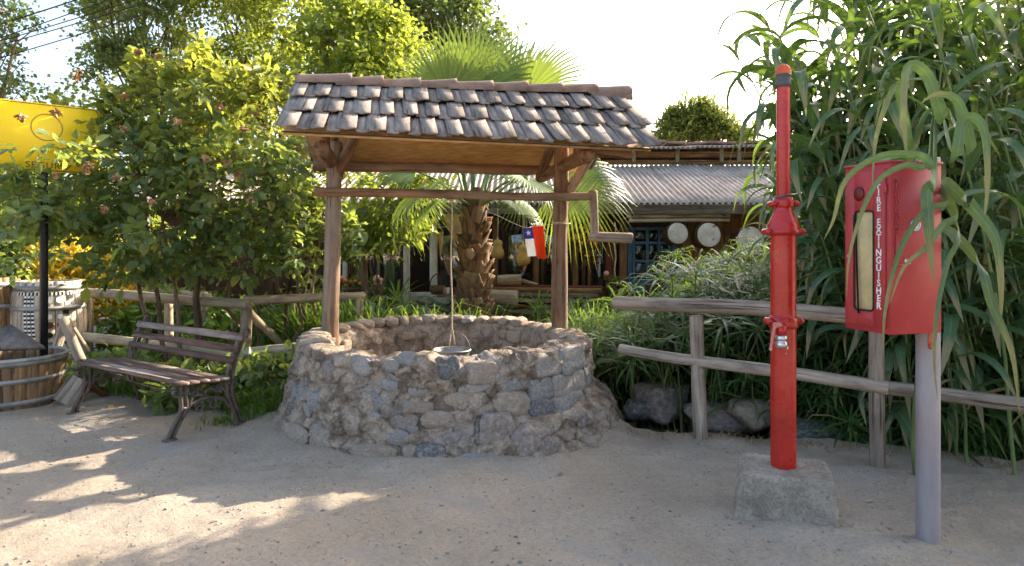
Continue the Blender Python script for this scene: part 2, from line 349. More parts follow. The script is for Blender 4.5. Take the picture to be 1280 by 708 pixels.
MT = dict(
    dirt=ground_mat(),
    mortar=mat('mud_mortar', (.25, .19, .14), (.54, .43, .33), 8, 12, .95, 1.0, 34, .035, lo=.40, hi=.60, c3=(.40, .37, .335), c3scale=2.6, spec=.1, rnd=0),
    shingle=wood('weathered_shingle', (.165, .142, .125), (.34, .298, .262), (.135, .118, .106), .95, .22, .2, (30, 30, 3.0), spec=.04, crack=.9, cb=.22),
    clay=mat('clay_tile', (.20, .135, .105), (.32, .225, .175), 6, 6, .9, .4, 50, .006, c3=(.20, .16, .14), spec=.15),
    osb=mat('osb_board', (.42, .22, .085), (.60, .36, .16), 1.0, 4, .7, .3, 3, .004, 'gc', (30, 30, 8), rnd=.05),
    postwood=wood('brown_log', (.12, .065, .036), (.29, .175, .105), (.27, .215, .165), rnd=.1, c3lo=.48, c3hi=.66),
    greywood=wood('grey_weathered_log', (.20, .155, .115), (.44, .36, .28), (.30, .21, .14)),
    palewood=wood('pale_log', (.27, .205, .135), (.50, .41, .29), (.36, .33, .23)),
    benchwood=wood('peeling_bench_slat', (.070, .038, .028), (.17, .10, .072), (.34, .27, .23), .55, .4, .15, c3lo=.60, c3hi=.68),
    benchseat=wood('worn_bench_seat', (.085, .052, .04), (.22, .145, .11), (.42, .35, .30), .6, .5, .2, c3lo=.5, c3hi=.6),
    iron=mat('rusty_cast_iron', (.075, .055, .045), (.17, .125, .10), 14, 6, .6, .4, 90, .004, metal=.2, spec=.4),
    barrel=wood('barrel_oak', (.20, .115, .055), (.40, .25, .13), (.28, .18, .11), .7, .4, .22),
    barrel2=wood('weathered_barrel_oak', (.36, .29, .22), (.56, .48, .38), (.42, .36, .29), .8, .4, .18),
    hoop=mat('galvanised_hoop', (.20, .20, .195), (.36, .35, .33), 7, 6, .55, .2, 60, .003, metal=.5, spec=.4),
    red=mat('red_enamel', (.40, .012, .008), (.50, .020, .012), 5, 5, .28, .12, 26, .002, spec=.5, rnd=.04, c3=(.34, .014, .010), c3scale=3, c3lo=.6, c3hi=.8, coat=.1),
    redbox=mat('faded_red_paint', (.36, .032, .034), (.45, .048, .048), 3, 5, .5, .12, 30, .002, spec=.4, rnd=.04, c3=(.36, .03, .028), c3scale=2.2),
    chipred=mat('chipped_pink_paint', (.50, .16, .13), (.60, .24, .19), 9, 5, .6, .3, 60, .003, c3=(.45, .40, .36), c3scale=12),
    concrete=mat('rough_concrete', (.35, .295, .235), (.53, .46, .375), 8, 9, .95, 1., 60, .03, c3=(.44, .345, .25), c3scale=2.4, spec=.1),
    zinc=mat('galvanised_pole', (.23, .22, .24), (.37, .35, .365), 3, 6, .55, .25, 50, .003, metal=.35, c3=(.34, .27, .27), c3scale=2, stretch=(1, 1, .5)),
    chrome=mat('brushed_aluminium', (.52, .52, .53), (.70, .70, .70), 12, 4, .3, .1, 60, .002, metal=.9),
    rubber=plain('dark_grey_plastic', (.075, .085, .085), .6),
    orange=plain('orange_plastic', (.60, .11, .035), .5),
    black=plain('black_paint', (.012, .012, .013), .4),
    yellow=mat('yellow_sign_panel', (.88, .58, .008), (.92, .64, .015), 2, 3, .45, .02, 20, .001, rnd=0),
    signgrey=plain('sign_ink', (.10, .085, .05), .6),
    white=plain('white_paint', (.72, .72, .70), .6),
    ivory=plain('yellowed_paper', (.55, .44, .22), .7),
    bark=wood('bark', (.10, .065, .045), (.24, .17, .12), (.16, .12, .09), .9, .9),
    palmboot=wood('palm_leaf_base', (.11, .06, .032), (.27, .16, .09), (.36, .27, .18), .8, .6, .3),
    palmcore=mat('palm_fibre', (.05, .028, .016), (.14, .08, .045), 30, 6, .95, 1., 60, .02),
    darkwood=wood('dark_timber', (.05, .026, .014), (.13, .07, .038)),
    brownwood=wood('brown_timber', (.16, .085, .035), (.30, .17, .08)),
    redwood=wood('red_brown_timber', (.10, .028, .018), (.19, .06, .035)),
    greybeam=wood('grey_painted_beam', (.15, .125, .105), (.25, .215, .185)),
    cream=mat('cream_paint', (.52, .49, .40), (.66, .62, .53), 4, 5, .7, .15, 40, .003),
    blue=mat('blue_painted_door', (.045, .105, .165), (.075, .16, .235), 5, 5, .55, .2, 40, .003),
    dark=plain('dark_interior', (.03, .022, .017), .9),
    sheet=mat('corrugated_cement_sheet', (.33, .275, .23), (.48, .41, .345), 3, 7, .9, .4, 45, .006, rnd=.06, c3=(.42, .36, .30), c3scale=1.3, spec=.1),
    hide=mat('drum_hide', (.50, .44, .36), (.66, .60, .50), 9, 6, .7, .2, 40, .003, c3=(.13, .09, .065), c3scale=7, c3lo=.62, c3hi=.68),
    gourd=mat('dried_gourd', (.40, .24, .055), (.55, .36, .12), 8, 5, .45, .1, 30, .003),
    canvas=mat('tan_cloth', (.40, .25, .09), (.52, .34, .14), 6, 5, .9, .3, 90, .004),
    rope=mat('rope', (.42, .33, .23), (.58, .47, .35), 60, 4, .95, .6, 120, .003),
    cable=plain('black_cable', (.02, .02, .022), .6),
    glass=glassmat('window_glass', refl=.14), doorglass=glassmat('door_glass', (.5, .55, .6), .02),
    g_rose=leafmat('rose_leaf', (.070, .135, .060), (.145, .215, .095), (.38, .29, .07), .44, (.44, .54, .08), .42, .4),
    g_rosey=leafmat('sunlit_rose_leaf', (.085, .145, .04), (.17, .22, .06), (.42, .31, .05), .45, (.48, .52, .06), .45),  # sun on the bush top is put into this yellower leaf colour
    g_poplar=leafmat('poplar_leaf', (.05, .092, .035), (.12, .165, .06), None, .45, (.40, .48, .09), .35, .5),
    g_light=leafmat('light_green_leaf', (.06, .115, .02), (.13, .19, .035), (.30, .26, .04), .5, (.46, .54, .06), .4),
    g_dark=leafmat('dark_tree_leaf', (.040, .078, .032), (.095, .14, .052), None, .36, (.26, .35, .06), .5),
    g_yellow=leafmat('yellow_leaf', (.42, .30, .02), (.62, .45, .04), None, .45, (.75, .56, .04), .5),
    g_cane=leafmat('cane_leaf', (.042, .105, .060), (.085, .165, .085), (.30, .25, .12), .32, (.26, .40, .04), .38, .45),
    g_sedge=leafmat('sedge_leaf', (.032, .085, .030), (.085, .165, .045), (.36, .27, .12), .34, (.24, .38, .05), .4, .45),
    g_grass=leafmat('grass_blade', (.035, .10, .018), (.10, .19, .035), (.35, .30, .13), .36, (.30, .42, .04), .5),
    g_palm=leafmat('palm_segment', (.075, .145, .035), (.14, .205, .05), None, .40, (.28, .37, .04), .42, .4),
    g_pine=leafmat('pine_needle', (.05, .095, .028), (.12, .17, .04), None, .35, (.30, .34, .05), .6, .2),
    stemgreen=mat('green_cane_stem', (.09, .14, .045), (.17, .22, .08), 3, 4, .5, .1, 20, .003),
    sedgestem=mat('sedge_stem', (.06, .12, .035), (.20, .19, .08), 3, 4, .6, .1, 20, .003),
    deadleaf=mat('dry_petal', (.30, .17, .08), (.46, .29, .15), 20, 4, .9, .4, 80, .005),
    strw=mat('dry_sedge_flower', (.26, .17, .085), (.40, .29, .15), 20, 4, .9, .4, 80, .005),
)
def speckle(m, scale, amt, bump=.8, dist=.006):
    nt = m.node_tree; L = nt.links; b = nt.nodes['Principled BSDF']; old = b.inputs['Base Color'].links[0].from_socket; v, _ = coords(nt, 'obj')
    n = noiseN(nt, v, scale, 6, .78); L.new(mixc(nt, old, ramp(nt, n, [(.30, (1 - amt,) * 3), (.5, (1, 1, 1)), (.70, (1 + amt * .5,) * 3)]), 1., 'MULTIPLY'), b.inputs['Base Color'])
    b1 = b.inputs['Normal'].links[0].from_node; b2 = N(nt, 'ShaderNodeBump'); b2.inputs['Strength'].default_value = bump; b2.inputs['Distance'].default_value = dist
    L.new(n, b2.inputs['Height']); L.new(b1.outputs[0], b2.inputs['Normal']); L.new(b2.outputs[0], b.inputs['Normal'])
speckle(MT['concrete'], 55, .45, 1., .012); speckle(MT['mortar'], 48, .5, 1., .012)
def cane_leaf_mat():
    m = leafmat('cane_leaf', (.040, .100, .058), (.080, .158, .082), None, .30, (.24, .38, .04), .42, .4); nt = m.node_tree; L = nt.links; b = nt.nodes['Principled BSDF']
    a = N(nt, 'ShaderNodeAttribute'); a.attribute_name = 'gc'; sx = N(nt, 'ShaderNodeSeparateXYZ'); L.new(a.outputs['Vector'], sx.inputs[0])      # x across, y along the blade
    mp = N(nt, 'ShaderNodeMapping'); mp.inputs['Scale'].default_value = (14, .6, 1); oi = N(nt, 'ShaderNodeObjectInfo'); ad = N(nt, 'ShaderNodeVectorMath', operation='ADD'); L.new(a.outputs['Vector'], ad.inputs[0]); L.new(oi.outputs['Random'], ad.inputs[1]); L.new(ad.outputs[0], mp.inputs[0])
    old = b.inputs['Base Color'].links[0].from_socket; c = mixc(nt, old, ramp(nt, noiseN(nt, mp.outputs[0], 1.5, 4, .6), [(.35, (.72, .74, .72)), (.65, (1.28, 1.24, 1.2))]), 1., 'MULTIPLY')
    ab = N(nt, 'ShaderNodeMath', operation='ABSOLUTE'); L.new(sx.outputs[0], ab.inputs[0]); c = mixc(nt, c, (.20, .27, .15), ramp(nt, ab.outputs[0], [(.04, (.8, .8, .8)), (.11, (0, 0, 0))]))
    mp2 = N(nt, 'ShaderNodeMapping'); mp2.inputs['Scale'].default_value = (2, 2, 1); L.new(ad.outputs[0], mp2.inputs[0]); sm = N(nt, 'ShaderNodeMath', operation='MULTIPLY_ADD'); L.new(noiseN(nt, mp2.outputs[0], 2.2, 4, .6), sm.inputs[0]); sm.inputs[1].default_value = .5; L.new(sx.outputs[1], sm.inputs[2])
    c = mixc(nt, c, (.34, .27, .14), ramp(nt, sm.outputs[0], [(1.10, (0, 0, 0)), (1.18, (.85, .85, .85))]) if False else ramp(nt, sm.outputs[0], [(.97, (0, 0, 0)), (1., (.7, .7, .7))])); L.new(c, b.inputs['Base Color']); return m
MT['g_cane'] = cane_leaf_mat(); MT['drycane'] = leafmat('dry_cane_leaf', (.26, .20, .10), (.42, .34, .18), None, .25, (.40, .32, .12), .7, .2)
def weather(m, dust, chip, seed=0.):
    nt = m.node_tree; L = nt.links; b = nt.nodes['Principled BSDF']; old = b.inputs['Base Color'].links[0].from_socket
    v, _ = coords(nt, 'obj'); c = mixc(nt, old, dust, ramp(nt, noiseN(nt, v, 5, 8, .7), [(.52, (0, 0, 0)), (.78, (.42, .42, .42))]))
    c = mixc(nt, c, chip, ramp(nt, noiseN(nt, v, 46, 5, .6), [(.70, (0, 0, 0)), (.735, (.8, .8, .8))]))
    v2, _ = coords(nt, 'obj', (30, 30, 1.2)); c = mixc(nt, c, dust, ramp(nt, noiseN(nt, v2, 1., 5, .6), [(.58, (0, 0, 0)), (.75, (.30, .30, .30))])); L.new(c, b.inputs['Base Color'])
weather(MT['red'], (.40, .10, .07), (.30, .12, .09)); weather(MT['redbox'], (.42, .11, .095), (.30, .10, .085)); weather(MT['zinc'], (.42, .38, .34), (.20, .12, .08))
STONE = {k: mat('stone_' + n, a, b, 6, 8, .88, .7, 30, .015, c3=(.45, .385, .32), c3scale=3.4, c3lo=.50, c3hi=.72, spec=.2, rnd=.1) for k, n, a, b in (
    ('g', 'blue_grey', (.21, .205, .20), (.36, .345, .325)), ('d', 'dark_grey', (.11, .11, .112), (.225, .22, .215)),
    ('p', 'purple_grey', (.20, .16, .14), (.34, .28, .245)), ('t', 'tan', (.29, .225, .17), (.44, .35, .27)), ('l', 'pale', (.29, .265, .235), (.44, .40, .355)))}

# ------------------------------------------------------------------ terrain
EX = [-20, -3.5, -1.5, -.3, .45, .78, 1.03, 1.6, 2.74, 3.55, 5, 9, 20]
EY = [9.5, 8.6, 7.9, 7.75, 7.1, 5.75, 5.52, 5.46, 5.14, 4.78, 4.4, 4.0, 4.0]
def gheight(x, y):
    ye = np.interp(x, EX, EY) + .10 * vnoise(np.stack([x * 2.1, x * 0 + 3, x * 0], -1)) + .04 * vnoise(np.stack([x * 7, x * 0 + 8, x * 0], -1))
    A = np.interp(x, [-4, -1.2, .4, 30], [0.1, .35, .75, .75])
    t = y - ye
    z = -A * (sstep(0, .45, t) - .80 * sstep(1.0, 3.2, t))
    near = 1 - sstep(12, 30, np.hypot(x, y - 4))
    z = z + near * (.034 * fbm(np.stack([x * .55, y * .55, x * 0], -1), 3, 11) + .017 * fbm(np.stack([x * 2.6, y * 2.6, x * 0], -1), 3, 21)
                    + .0075 * fbm(np.stack([x * 10, y * 10, x * 0], -1), 4, 31, .6))
    dw = np.hypot(x + .6, y - 6.05); z = z + .075 * np.exp(-np.clip(dw - 1.42, 0, 9) ** 2 / .05) * (y < 6.8)
    db = np.hypot(x - 1.56, y - 3.72); z = z + .055 * np.exp(-(db / .42) ** 2)
    return z
def gz(x, y): return float(gheight(np.array([x]), np.array([y]))[0])
def build_ground():
    def axis(lo, hi, st, far0, far1):
        a = np.arange(lo, hi, st); l = lo - np.geomspace(.06, lo - far0, 34)[::-1]; h = hi + np.geomspace(.06, far1 - hi, 40); return np.concatenate([l, a, h])
    X = axis(-6.2, 4.6, .03, -700, 700); Y = axis(2.2, 8.2, .028, -200, 1800)
    gx, gy = np.meshgrid(X, Y); z = gheight(gx, gy)
    nx, ny = len(X), len(Y); i = np.arange(ny - 1)[:, None] * nx; j = np.arange(nx - 1)[None]
    mb = MB(); mb.add(np.stack([gx, gy, z], -1).reshape(-1, 3), np.stack([i + j, i + j + 1, i + nx + j + 1, i + nx + j], -1).reshape(-1, 4))
    kind(mb.build('ground', MT['dirt'], smooth=True), 'structure')
build_ground()
def pebbles():
    mb = MB(); v0, f0 = ICO[1]; n = 4200
    y = 2.4 + rng.beta(1.1, 1.6, n) * 4.2; x = rng.uniform(-4.4, 3.4, n) * (y / 5.2); z = gheight(x, y)
    s = np.clip(rng.lognormal(math.log(.0038), .5, n), .002, .011)
    V = v0[None] * (1 + .25 * rng.standard_normal((n, len(v0), 1))) * s[:, None, None] * np.array([1, 1, .62]) * rng.uniform(.7, 1.3, (n, 1, 3))
    V = V + np.stack([x, y, z + s * .25], -1)[:, None]
    mb.add(V.reshape(-1, 3), (f0[None] + (np.arange(n) * len(v0))[:, None, None]).reshape(-1, 3))
    kind(tag(mb.build('pebbles', mat('pebble', (.23, .20, .17), (.46, .39, .32), 3, 3, .9, .2, 60, .002), None, True), 'loose small pebbles and grit scattered over the dirt', 'gravel'), 'stuff')
pebbles()
# dark water in the ditch
mb = MB(); V = []; 
for x in np.linspace(.2, 9, 40):
    e = np.interp(x, EX, EY); V += [(x, e + .1, -.44), (x, e + 2.0, -.44)]
mb.add(V, [(2 * i, 2 * i + 2, 2 * i + 3, 2 * i + 1) for i in range(39)])
wm = plain('ditch_water', (.02, .022, .016), .08, spec=.5, bump=.05)
kind(mb.build('water', wm), 'structure')

# ------------------------------------------------------------------ stones
def stone_mesh(name, blocky, sub, seed):
    v, f = ICO[sub]; v = v.copy()
    p = 5.5 if blocky else 2.5
    v = v / (np.abs(v) ** p).sum(1, keepdims=True) ** (1 / p)
    d = fbm(v * 1.1 + seed * 5.1, 3, seed); v = v * (1 + (.10 if blocky else .20) * d[:, None])
    for _ in range(0 if blocky else 5):      # broken facets
        n = nrm(rng.standard_normal(3)); h = rng.uniform(.62, .9); e = v @ n - h; v = v - np.clip(e, 0, None)[:, None] * n * .85
    v = v * (1 + .05 * fbm(v * 4 + seed, 4, seed + 9)[:, None])
    return MB().add(v, f)
ST_R = [stone_mesh('s', False, 4, i) for i in range(9)]
ST_B = [stone_mesh('s', True, 4, i + 20) for i in range(5)]
_stc = {}
def stone(parent, c, M, size, col, blocky=False, name='stone', var=None):
    L = ST_B if blocky else ST_R; i = rng.integers(len(L)) if var is None else var % len(L); key = (blocky, i, col)
    if key not in _stc:
        me = L[i].mesh('stone', smooth=True); me.materials.append(STONE[col]); _stc[key] = me
    return place(name, _stc[key], None, parent, c, M, size)

# ------------------------------------------------------------------ the well
WC = np.array([-.60, 6.05])
well = thing('wishing_well', 'stone and mud well with shingled gable roof on two log posts', 'well', (WC[0], WC[1], 0))
def th2(th): return (np.asarray(th) + np.pi) % (2 * np.pi) - np.pi
def wr(z, th):
    r = np.interp(z, [-.2, 0, .12, .28, .45, .62, .9], [1.47, 1.43, 1.375, 1.315, 1.285, 1.265, 1.25])
    r = r + .12 * sstep(.30, .20, z) * sstep(R(-82), R(-58), th2(th)) * (1 - sstep(R(8), R(30), th2(th)))
    oc = np.cos((((th + R(12)) / (np.pi / 4) + .5) % 1 - .5) * np.pi / 4)
    return r * (1 + .018 * (1 / oc - 1.04))
RIM = .70
def well_wall():
    nt_ = 820
    th = np.arange(nt_) * 2 * np.pi / nt_
    zs = np.concatenate([np.linspace(-.15, RIM - .05, 110)])
    rows = [(wr(z, th), np.full(nt_, z)) for z in zs]
    rim = RIM + .022 * fbm(np.stack([np.cos(th) * 3.2, np.sin(th) * 3.2, th * 0], 1), 3, 4) - .03 * np.exp(-((th - R(280)) / .3) ** 2)
    ro = wr(RIM, th); ri = 1.0 + .02 * vnoise(np.stack([np.cos(th) * 2, np.sin(th) * 2, th * 0], 1), 6)
    for a, dz in ((.05, -.02), (.2, -.004), (.4, .004), (.6, .006), (.8, 0), (.95, -.02)): rows.append((ro + (ri - ro) * a, rim + dz))
    for z in np.linspace(RIM - .06, -.35, 40): rows.append((ri - .02, np.full(nt_, z)))
    rr = np.array([r for r, _ in rows]); zz = np.array([z for _, z in rows]); tt = np.repeat(th[None], len(rows), 0)
    P = np.stack([rr * np.cos(tt), rr * np.sin(tt), zz], -1)
    d = .034 * fbm(P * 3.3, 3, 41) + .024 * fbm(P * 9, 3, 44) + .013 * fbm(P * 26, 3, 47, .6) - .03 * np.clip(fbm(P * 5.5, 3, 57) - .35, 0, 1)
    cr = np.abs(fbm(P * 7.5, 2, 52)); d = d - .022 * np.exp(-(cr / .06) ** 2)
    inner = np.zeros(len(rows)); inner[116:] = 1
    sgn = np.where(inner[:, None] > 0, -.75, 1.)
    rr2 = rr + d * sgn * np.where((np.arange(len(rows)) > 109) & (np.arange(len(rows)) < 116), .4, 1)[:, None]
    zz2 = zz + np.where(((np.arange(len(rows)) > 106) & (np.arange(len(rows)) < 120))[:, None], d * .8, 0)
    P = np.stack([rr2 * np.cos(tt) + WC[0], rr2 * np.sin(tt) + WC[1], zz2], -1)
    n, m = nt_, len(rows); i = np.arange(m - 1)[:, None] * n; j = np.arange(n)[None]; k = (j + 1) % n
    return MB().add(P.reshape(-1, 3), np.stack([i + j, i + k, i + n + k, i + n + j], -1).reshape(-1, 4)).build('wall', MT['mortar'], well, False)
wwall = well_wall()
def on_well(px, py):
    """first point of the outer wall seen through a pixel of the photograph"""
    d = np.array([(px - CXP) / F, 1, -(py - HYP) / F])
    for Y in np.arange(4.2, 7.5, .004):
        p = np.array([0, 0, CH]) + d * Y
        q = p[:2] - WC; th = math.atan2(q[1], q[0])
        if np.hypot(*q) <= wr(max(p[2], -.1), th) and p[2] < RIM + .05: return p, th
    return None, 0
def wstone(x, y, w, h, col, blocky=False, out=.34, rot=0, z4=2.844, ox=330, oy=370, depth=.5):
    px, py = ox + x / z4, oy + y / z4; p, th = on_well(px, py)
    if p is None: return
    s = p[1] / F / z4; rad = np.array([math.cos(th), math.sin(th), .16]); rad = nrm(rad); tan = np.array([-math.sin(th), math.cos(th), 0]); up = np.cross(rad, tan)
    if up[2] < 0: up = -up
    fs = max(.55, abs(tan @ np.array([1, 0, 0])))
    sx, sz = w * s / 2 / fs * 1.04, h * s / 2 * 1.08; out *= .52; sy = depth * min(sx, sz) if not blocky else .075
    c, sn = math.cos(rot), math.sin(rot); t2 = tan * c + up * sn; u2 = np.cross(t2, rad); u2 = u2 if u2[2] > 0 else -u2
    M = np.stack([t2, np.cross(u2, t2), u2], 1)
    stone(wwall, p - rad * sy * (1 - out * 2.0), M, (sx, sy, sz), col, blocky)
for a in [(650, 255, 82, 82, 'd', 0, .42), (780, 275, 112, 80, 't', 1, .30), (755, 325, 110, 48, 'l'), (880, 285, 100, 100, 'g', 1, .22), (885, 390, 128, 118, 't', 0, .46, -.3),
          (830, 485, 124, 135, 'p', 0, .45), (700, 520, 118, 95, 'p', 0, .40), (595, 570, 140, 88, 'd', 0, .5, -.1), (775, 590, 160, 72, 'g', 0, .42), (935, 520, 112, 130, 'p', 0, .44),
          (500, 450, 86, 52, 'p', 0, .42), (378, 435, 78, 44, 'l', 0, .42), (410, 380, 54, 52, 'g', 0, .36), (445, 315, 64, 40, 'g'), (335, 250, 98, 74, 'l', 0, .30), (220, 265, 66, 76, 'p', 0, .30),
          (175, 375, 54, 72, 'g', 0, .45), (105, 345, 44, 64, 'g', 0, .5), (92, 400, 40, 50, 'd', 0, .45), (212, 520, 140, 100, 't', 0, .40), (102, 500, 118, 84, 't', 0, .42), (380, 570, 165, 80, 't', 0, .46),
          (180, 480, 42, 56, 'l', 0, .46), (650, 440, 170, 60, 't', 1, .2), (320, 385, 38, 54, 'g'), (595, 305, 76, 42, 'g', 0, .36), (470, 505, 74, 60, 'g', 0, .36), (515, 228, 80, 60, 'g', 0, .3),
          (545, 340, 60, 44, 'l', 0, .3), (640, 530, 70, 60, 't', 0, .4), (690, 370, 90, 60, 't', 0, .22), (270, 440, 80, 50, 't', 0, .22), (560, 400, 80, 46, 't', 0, .2), (520, 560, 60, 50, 't', 0, .4),
          (720, 430, 60, 55, 'l', 0, .25), (450, 250, 60, 50, 'l', 0, .22), (760, 425, 50, 70, 'l', 0, .3), (290, 330, 70, 50, 't', 0, .22), (1010, 540, 90, 80, 'p', 0, .38), (560, 235, 60, 50, 't', 0, .25),
          (1008, 245, 92, 80, 'l', 1, .30), (1100, 225, 100, 88, 'g', 1, .34), (985, 332, 84, 78, 'g', 1, .28), (1062, 318, 78, 78, 'l', 1, .30), (1112, 300, 52, 74, 'l', 1, .32),
          (992, 412, 86, 78, 'd', 1, .30), (1062, 390, 74, 66, 'g', 1, .3), (1110, 372, 60, 66, 'l', 1, .3), (1146, 285, 40, 66, 'g', 1, .34), (930, 245, 56, 80, 'g', 1, .18), (1150, 350, 30, 50, 'l', 1, .3)]:
    wstone(*a[:5], bool(a[5]) if len(a) > 5 else False, a[6] if len(a) > 6 else .34, a[7] if len(a) > 7 else 0)
for k in range(18):
    x, y = rng.uniform(120, 960), rng.uniform(215, 560); wstone(x, y, rng.uniform(22, 52), rng.uniform(18, 38), 'ttllgp'[int(rng.integers(6))], False, rng.uniform(.14, .26), rng.normal(0, .4))
# ledge of rubble at the foot, round to the right
for k, (px, py, w, h, col) in enumerate([(718, 545, 40, 26, 'g'), (745, 522, 30, 22, 'g'), (752, 498, 22, 18, 'l'), (735, 552, 34, 24, 't'), (690, 560, 44, 24, 'p'), (756, 535, 16, 22, 'l'), (728, 520, 36, 22, 't'), (744, 506, 26, 20, 't')]):
    p = gnd(px, py + 8); p = at(px, py, p[1] + .1); s = p[1] / F
    stone(wwall, p + (-.02, .05, -.03), rotz(rng.uniform(-.5, .5)), (w * s * .6, .13, h * s * .5), col, True)
# stones set into the rim and the inner face at the back
for k in range(13):
    th = R(52 + k * 7.4 + rng.uniform(-1.5, 1.5)); r = 1.10
    stone(wwall, (WC[0] + r * math.cos(th), WC[1] + r * math.sin(th), RIM + .008), rotz(th + math.pi / 2), (.062 + .028 * rng.random(), .115, .042 + .018 * rng.random()), 't' if rng.random() < .8 else 'l', False)
for k in range(16):
    th = R(42 + k * 8.6 + rng.uniform(-3, 3)); r = 1.0
    stone(wwall, (WC[0] + r * math.cos(th), WC[1] + r * math.sin(th), rng.uniform(.42, .60)), rotz(th + math.pi / 2), (.05 + .04 * rng.random(), .05, .035 + .03 * rng.random()), 't', rng.random() < .4)
for k in range(6):
    th = R(150 + k * 11 + rng.uniform(-3, 3)); r = 1.12
    stone(wwall, (WC[0] + r * math.cos(th), WC[1] + r * math.sin(th), RIM - .002), rotz(th + math.pi / 2), (.08, .12, .045), 't', False)

# roof frame of reference
RD = R(9.7); UU = np.array([math.cos(RD), math.sin(RD), 0]); VV = np.array([math.sin(RD), -math.cos(RD), 0]); ZZ = np.array([0, 0, 1.])
RO = np.array([-1.885, 6.0, 2.895]); RL = 2.93; SL = 1.17; PT = R(31)
def rw(u, v, z): return RO + UU * u + VV * v + ZZ * (z + .004 * u)
DN = VV * math.cos(PT) - ZZ * math.sin(PT); NF = VV * math.sin(PT) + ZZ * math.cos(PT)
def dn_at(u):      # the front slope is slightly twisted: its right end hangs lower
    p = PT + (u / RL - .5) * .06; return VV * math.cos(p) - ZZ * math.sin(p), VV * math.sin(p) + ZZ * math.cos(p)
DB = -VV * math.cos(PT) - ZZ * math.sin(PT); NB = -VV * math.sin(PT) + ZZ * math.cos(PT)
mb = MB()
for D, Nn in ((DN, NF), (DB, NB)):
    V = []
    for u_, s_ in ((.03, .0), (RL - .03, 0.), (RL - .03, SL - .04), (.03, SL - .04)):
        d_, n_ = dn_at(u_) if D is DN else (D, Nn)
        V += [RO + UU * u_ + d_ * s_ - n_ * .022, RO + UU * u_ + d_ * s_ - n_ * .040]
    mb.add(V, [(0, 2, 4, 6), (7, 5, 3, 1), (0, 1, 3, 2), (2, 3, 5, 4), (4, 5, 7, 6), (6, 7, 1, 0)], np.array(V)[:, [1, 2, 0]])
roof = mb.build('roof', MT['osb'], well)
mb = MB()
for D, Nn in ((DN, NF), (DB, NB)):
    e0, e1 = ((RO + UU * u_ + dn_at(u_)[0] * (SL - .035) - dn_at(u_)[1] * .014) if D is DN else (RO + UU * u_ + D * (SL - .035) - Nn * .014) for u_ in (.02, RL - .02)); bar(mb, e0, e1, .006, .05, .002)
mb.build('edge_felt', plain('green_felt', (.035, .055, .042), .9), roof)
def shingle_mesh(w, L, th, apex, sk):
    pr = [(0, 0), (w, 0), (w, L - .036 - sk), (w * apex, L), (0, L - .040 + sk)]
    top = [(x, y, th * (.55 + .45 * y / L)) for x, y in pr]; bot = [(x, y, 0) for x, y in pr]
    v = np.array(top + bot); f = [(0, 1, 2, 3, 4), (9, 8, 7, 6, 5)] + [(i, i + 5, (i + 1) % 5 + 5, (i + 1) % 5) for i in range(5)]
    f = [tuple(reversed(q)) if n_ < 1 else q for n_, q in enumerate(f)]
    f = [(0, 4, 3, 2, 1)[::-1], (5, 9, 8, 7, 6), *[(i, i + 5, (i + 1) % 5 + 5, (i + 1) % 5) for i in range(5)]]
    g = np.stack([v[:, 0], v[:, 2], v[:, 1]], 1)
    mb = MB().add(v, f, g); return mb.mesh('shingle')
SWID = [.118, .132, .148, .124, .138, .112]
SHW = [shingle_mesh(w, .50, .013, a, s) for w, (a, s) in zip(SWID, [(.45, .0), (.6, .008), (.4, -.008), (.7, .014), (.5, .004), (.3, -.014)])]
for me in SHW: me.materials.append(MT['shingle'])
for D, Nn, row0 in ((DN, NF, 0), (DB, NB, 1)):
    for row in range(3):
        u = -.02 + .05 * (row % 2) * 0; k = row
        end = [.44, .80, 1.185][row]
        while u < RL + .0:
            i = int(rng.integers(6)); raised = k % 2 == 0
            if not raised: i = [0, 5, 3][int(rng.integers(3))]
            if row0 == 0: D, Nn = dn_at(u)
            tilt = .022 / .5; lo = .012 + (.014 if raised else 0) + rng.uniform(-.003, .004)
            dd = nrm(D + Nn * tilt); nn = nrm(np.cross(UU, dd)) ; nn = nn if nn @ Nn > 0 else -nn
            a = rng.normal(0, .022); uu = nrm(UU + dd * a); d2 = nrm(dd - uu * (dd @ uu)); n2 = np.cross(uu, d2)
            if n2 @ Nn < 0:      # keep a right-handed frame on the back slope
                uu = -uu; org = RO + UU * (u + SWID[i])
                n2 = np.cross(uu, d2)
            else: org = RO + UU * u
            L_ = .50; e = end + rng.uniform(-.018, .018)
            c = org + D * (e - L_) + Nn * (lo - .010 + (.0 if row else .01))
            place('shingle', SHW[i], None, roof, c, np.stack([uu, d2, n2], 1))
            u += SWID[i] * (.98 if raised else .66); k += 1
# ridge tiles: short clay half pipes lapped one over the next
def ridge_tile():
    mb = MB(); n = 14; L = .42; V = []; th = np.linspace(-.12 * np.pi, 1.12 * np.pi, n)
    for y, r in ((0, .062), (.03, .060), (L * .5, .066), (L - .03, .074), (L, .076)):
        V.append(np.stack([np.full(n, y), np.cos(th) * r * 1.25, np.sin(th) * r * .95], 1))
    for y, r in ((L, .062), (0, .048)):
        V.append(np.stack([np.full(n, y), np.cos(th) * r * 1.25, np.sin(th) * r * .95], 1))
    m = len(V); V = np.concatenate(V); i = np.arange(m - 1)[:, None] * n; j = np.arange(n - 1)[None]
    q = np.stack([i + j, i + n + j, i + n + j + 1, i + j + 1], -1).reshape(-1, 4)
    ends = [np.array([[ (m-1)*n + t, t, t + 1, (m-1)*n + t + 1] for t in range(n - 1)])]
    V = V + .0035 * fbm(V * 14, 3, 5)[:, None]
    mb.add(V, [q, ends[0]]); me = mb.mesh('ridge_tile', smooth=True); me.materials.append(MT['clay']); return me
RT = ridge_tile()
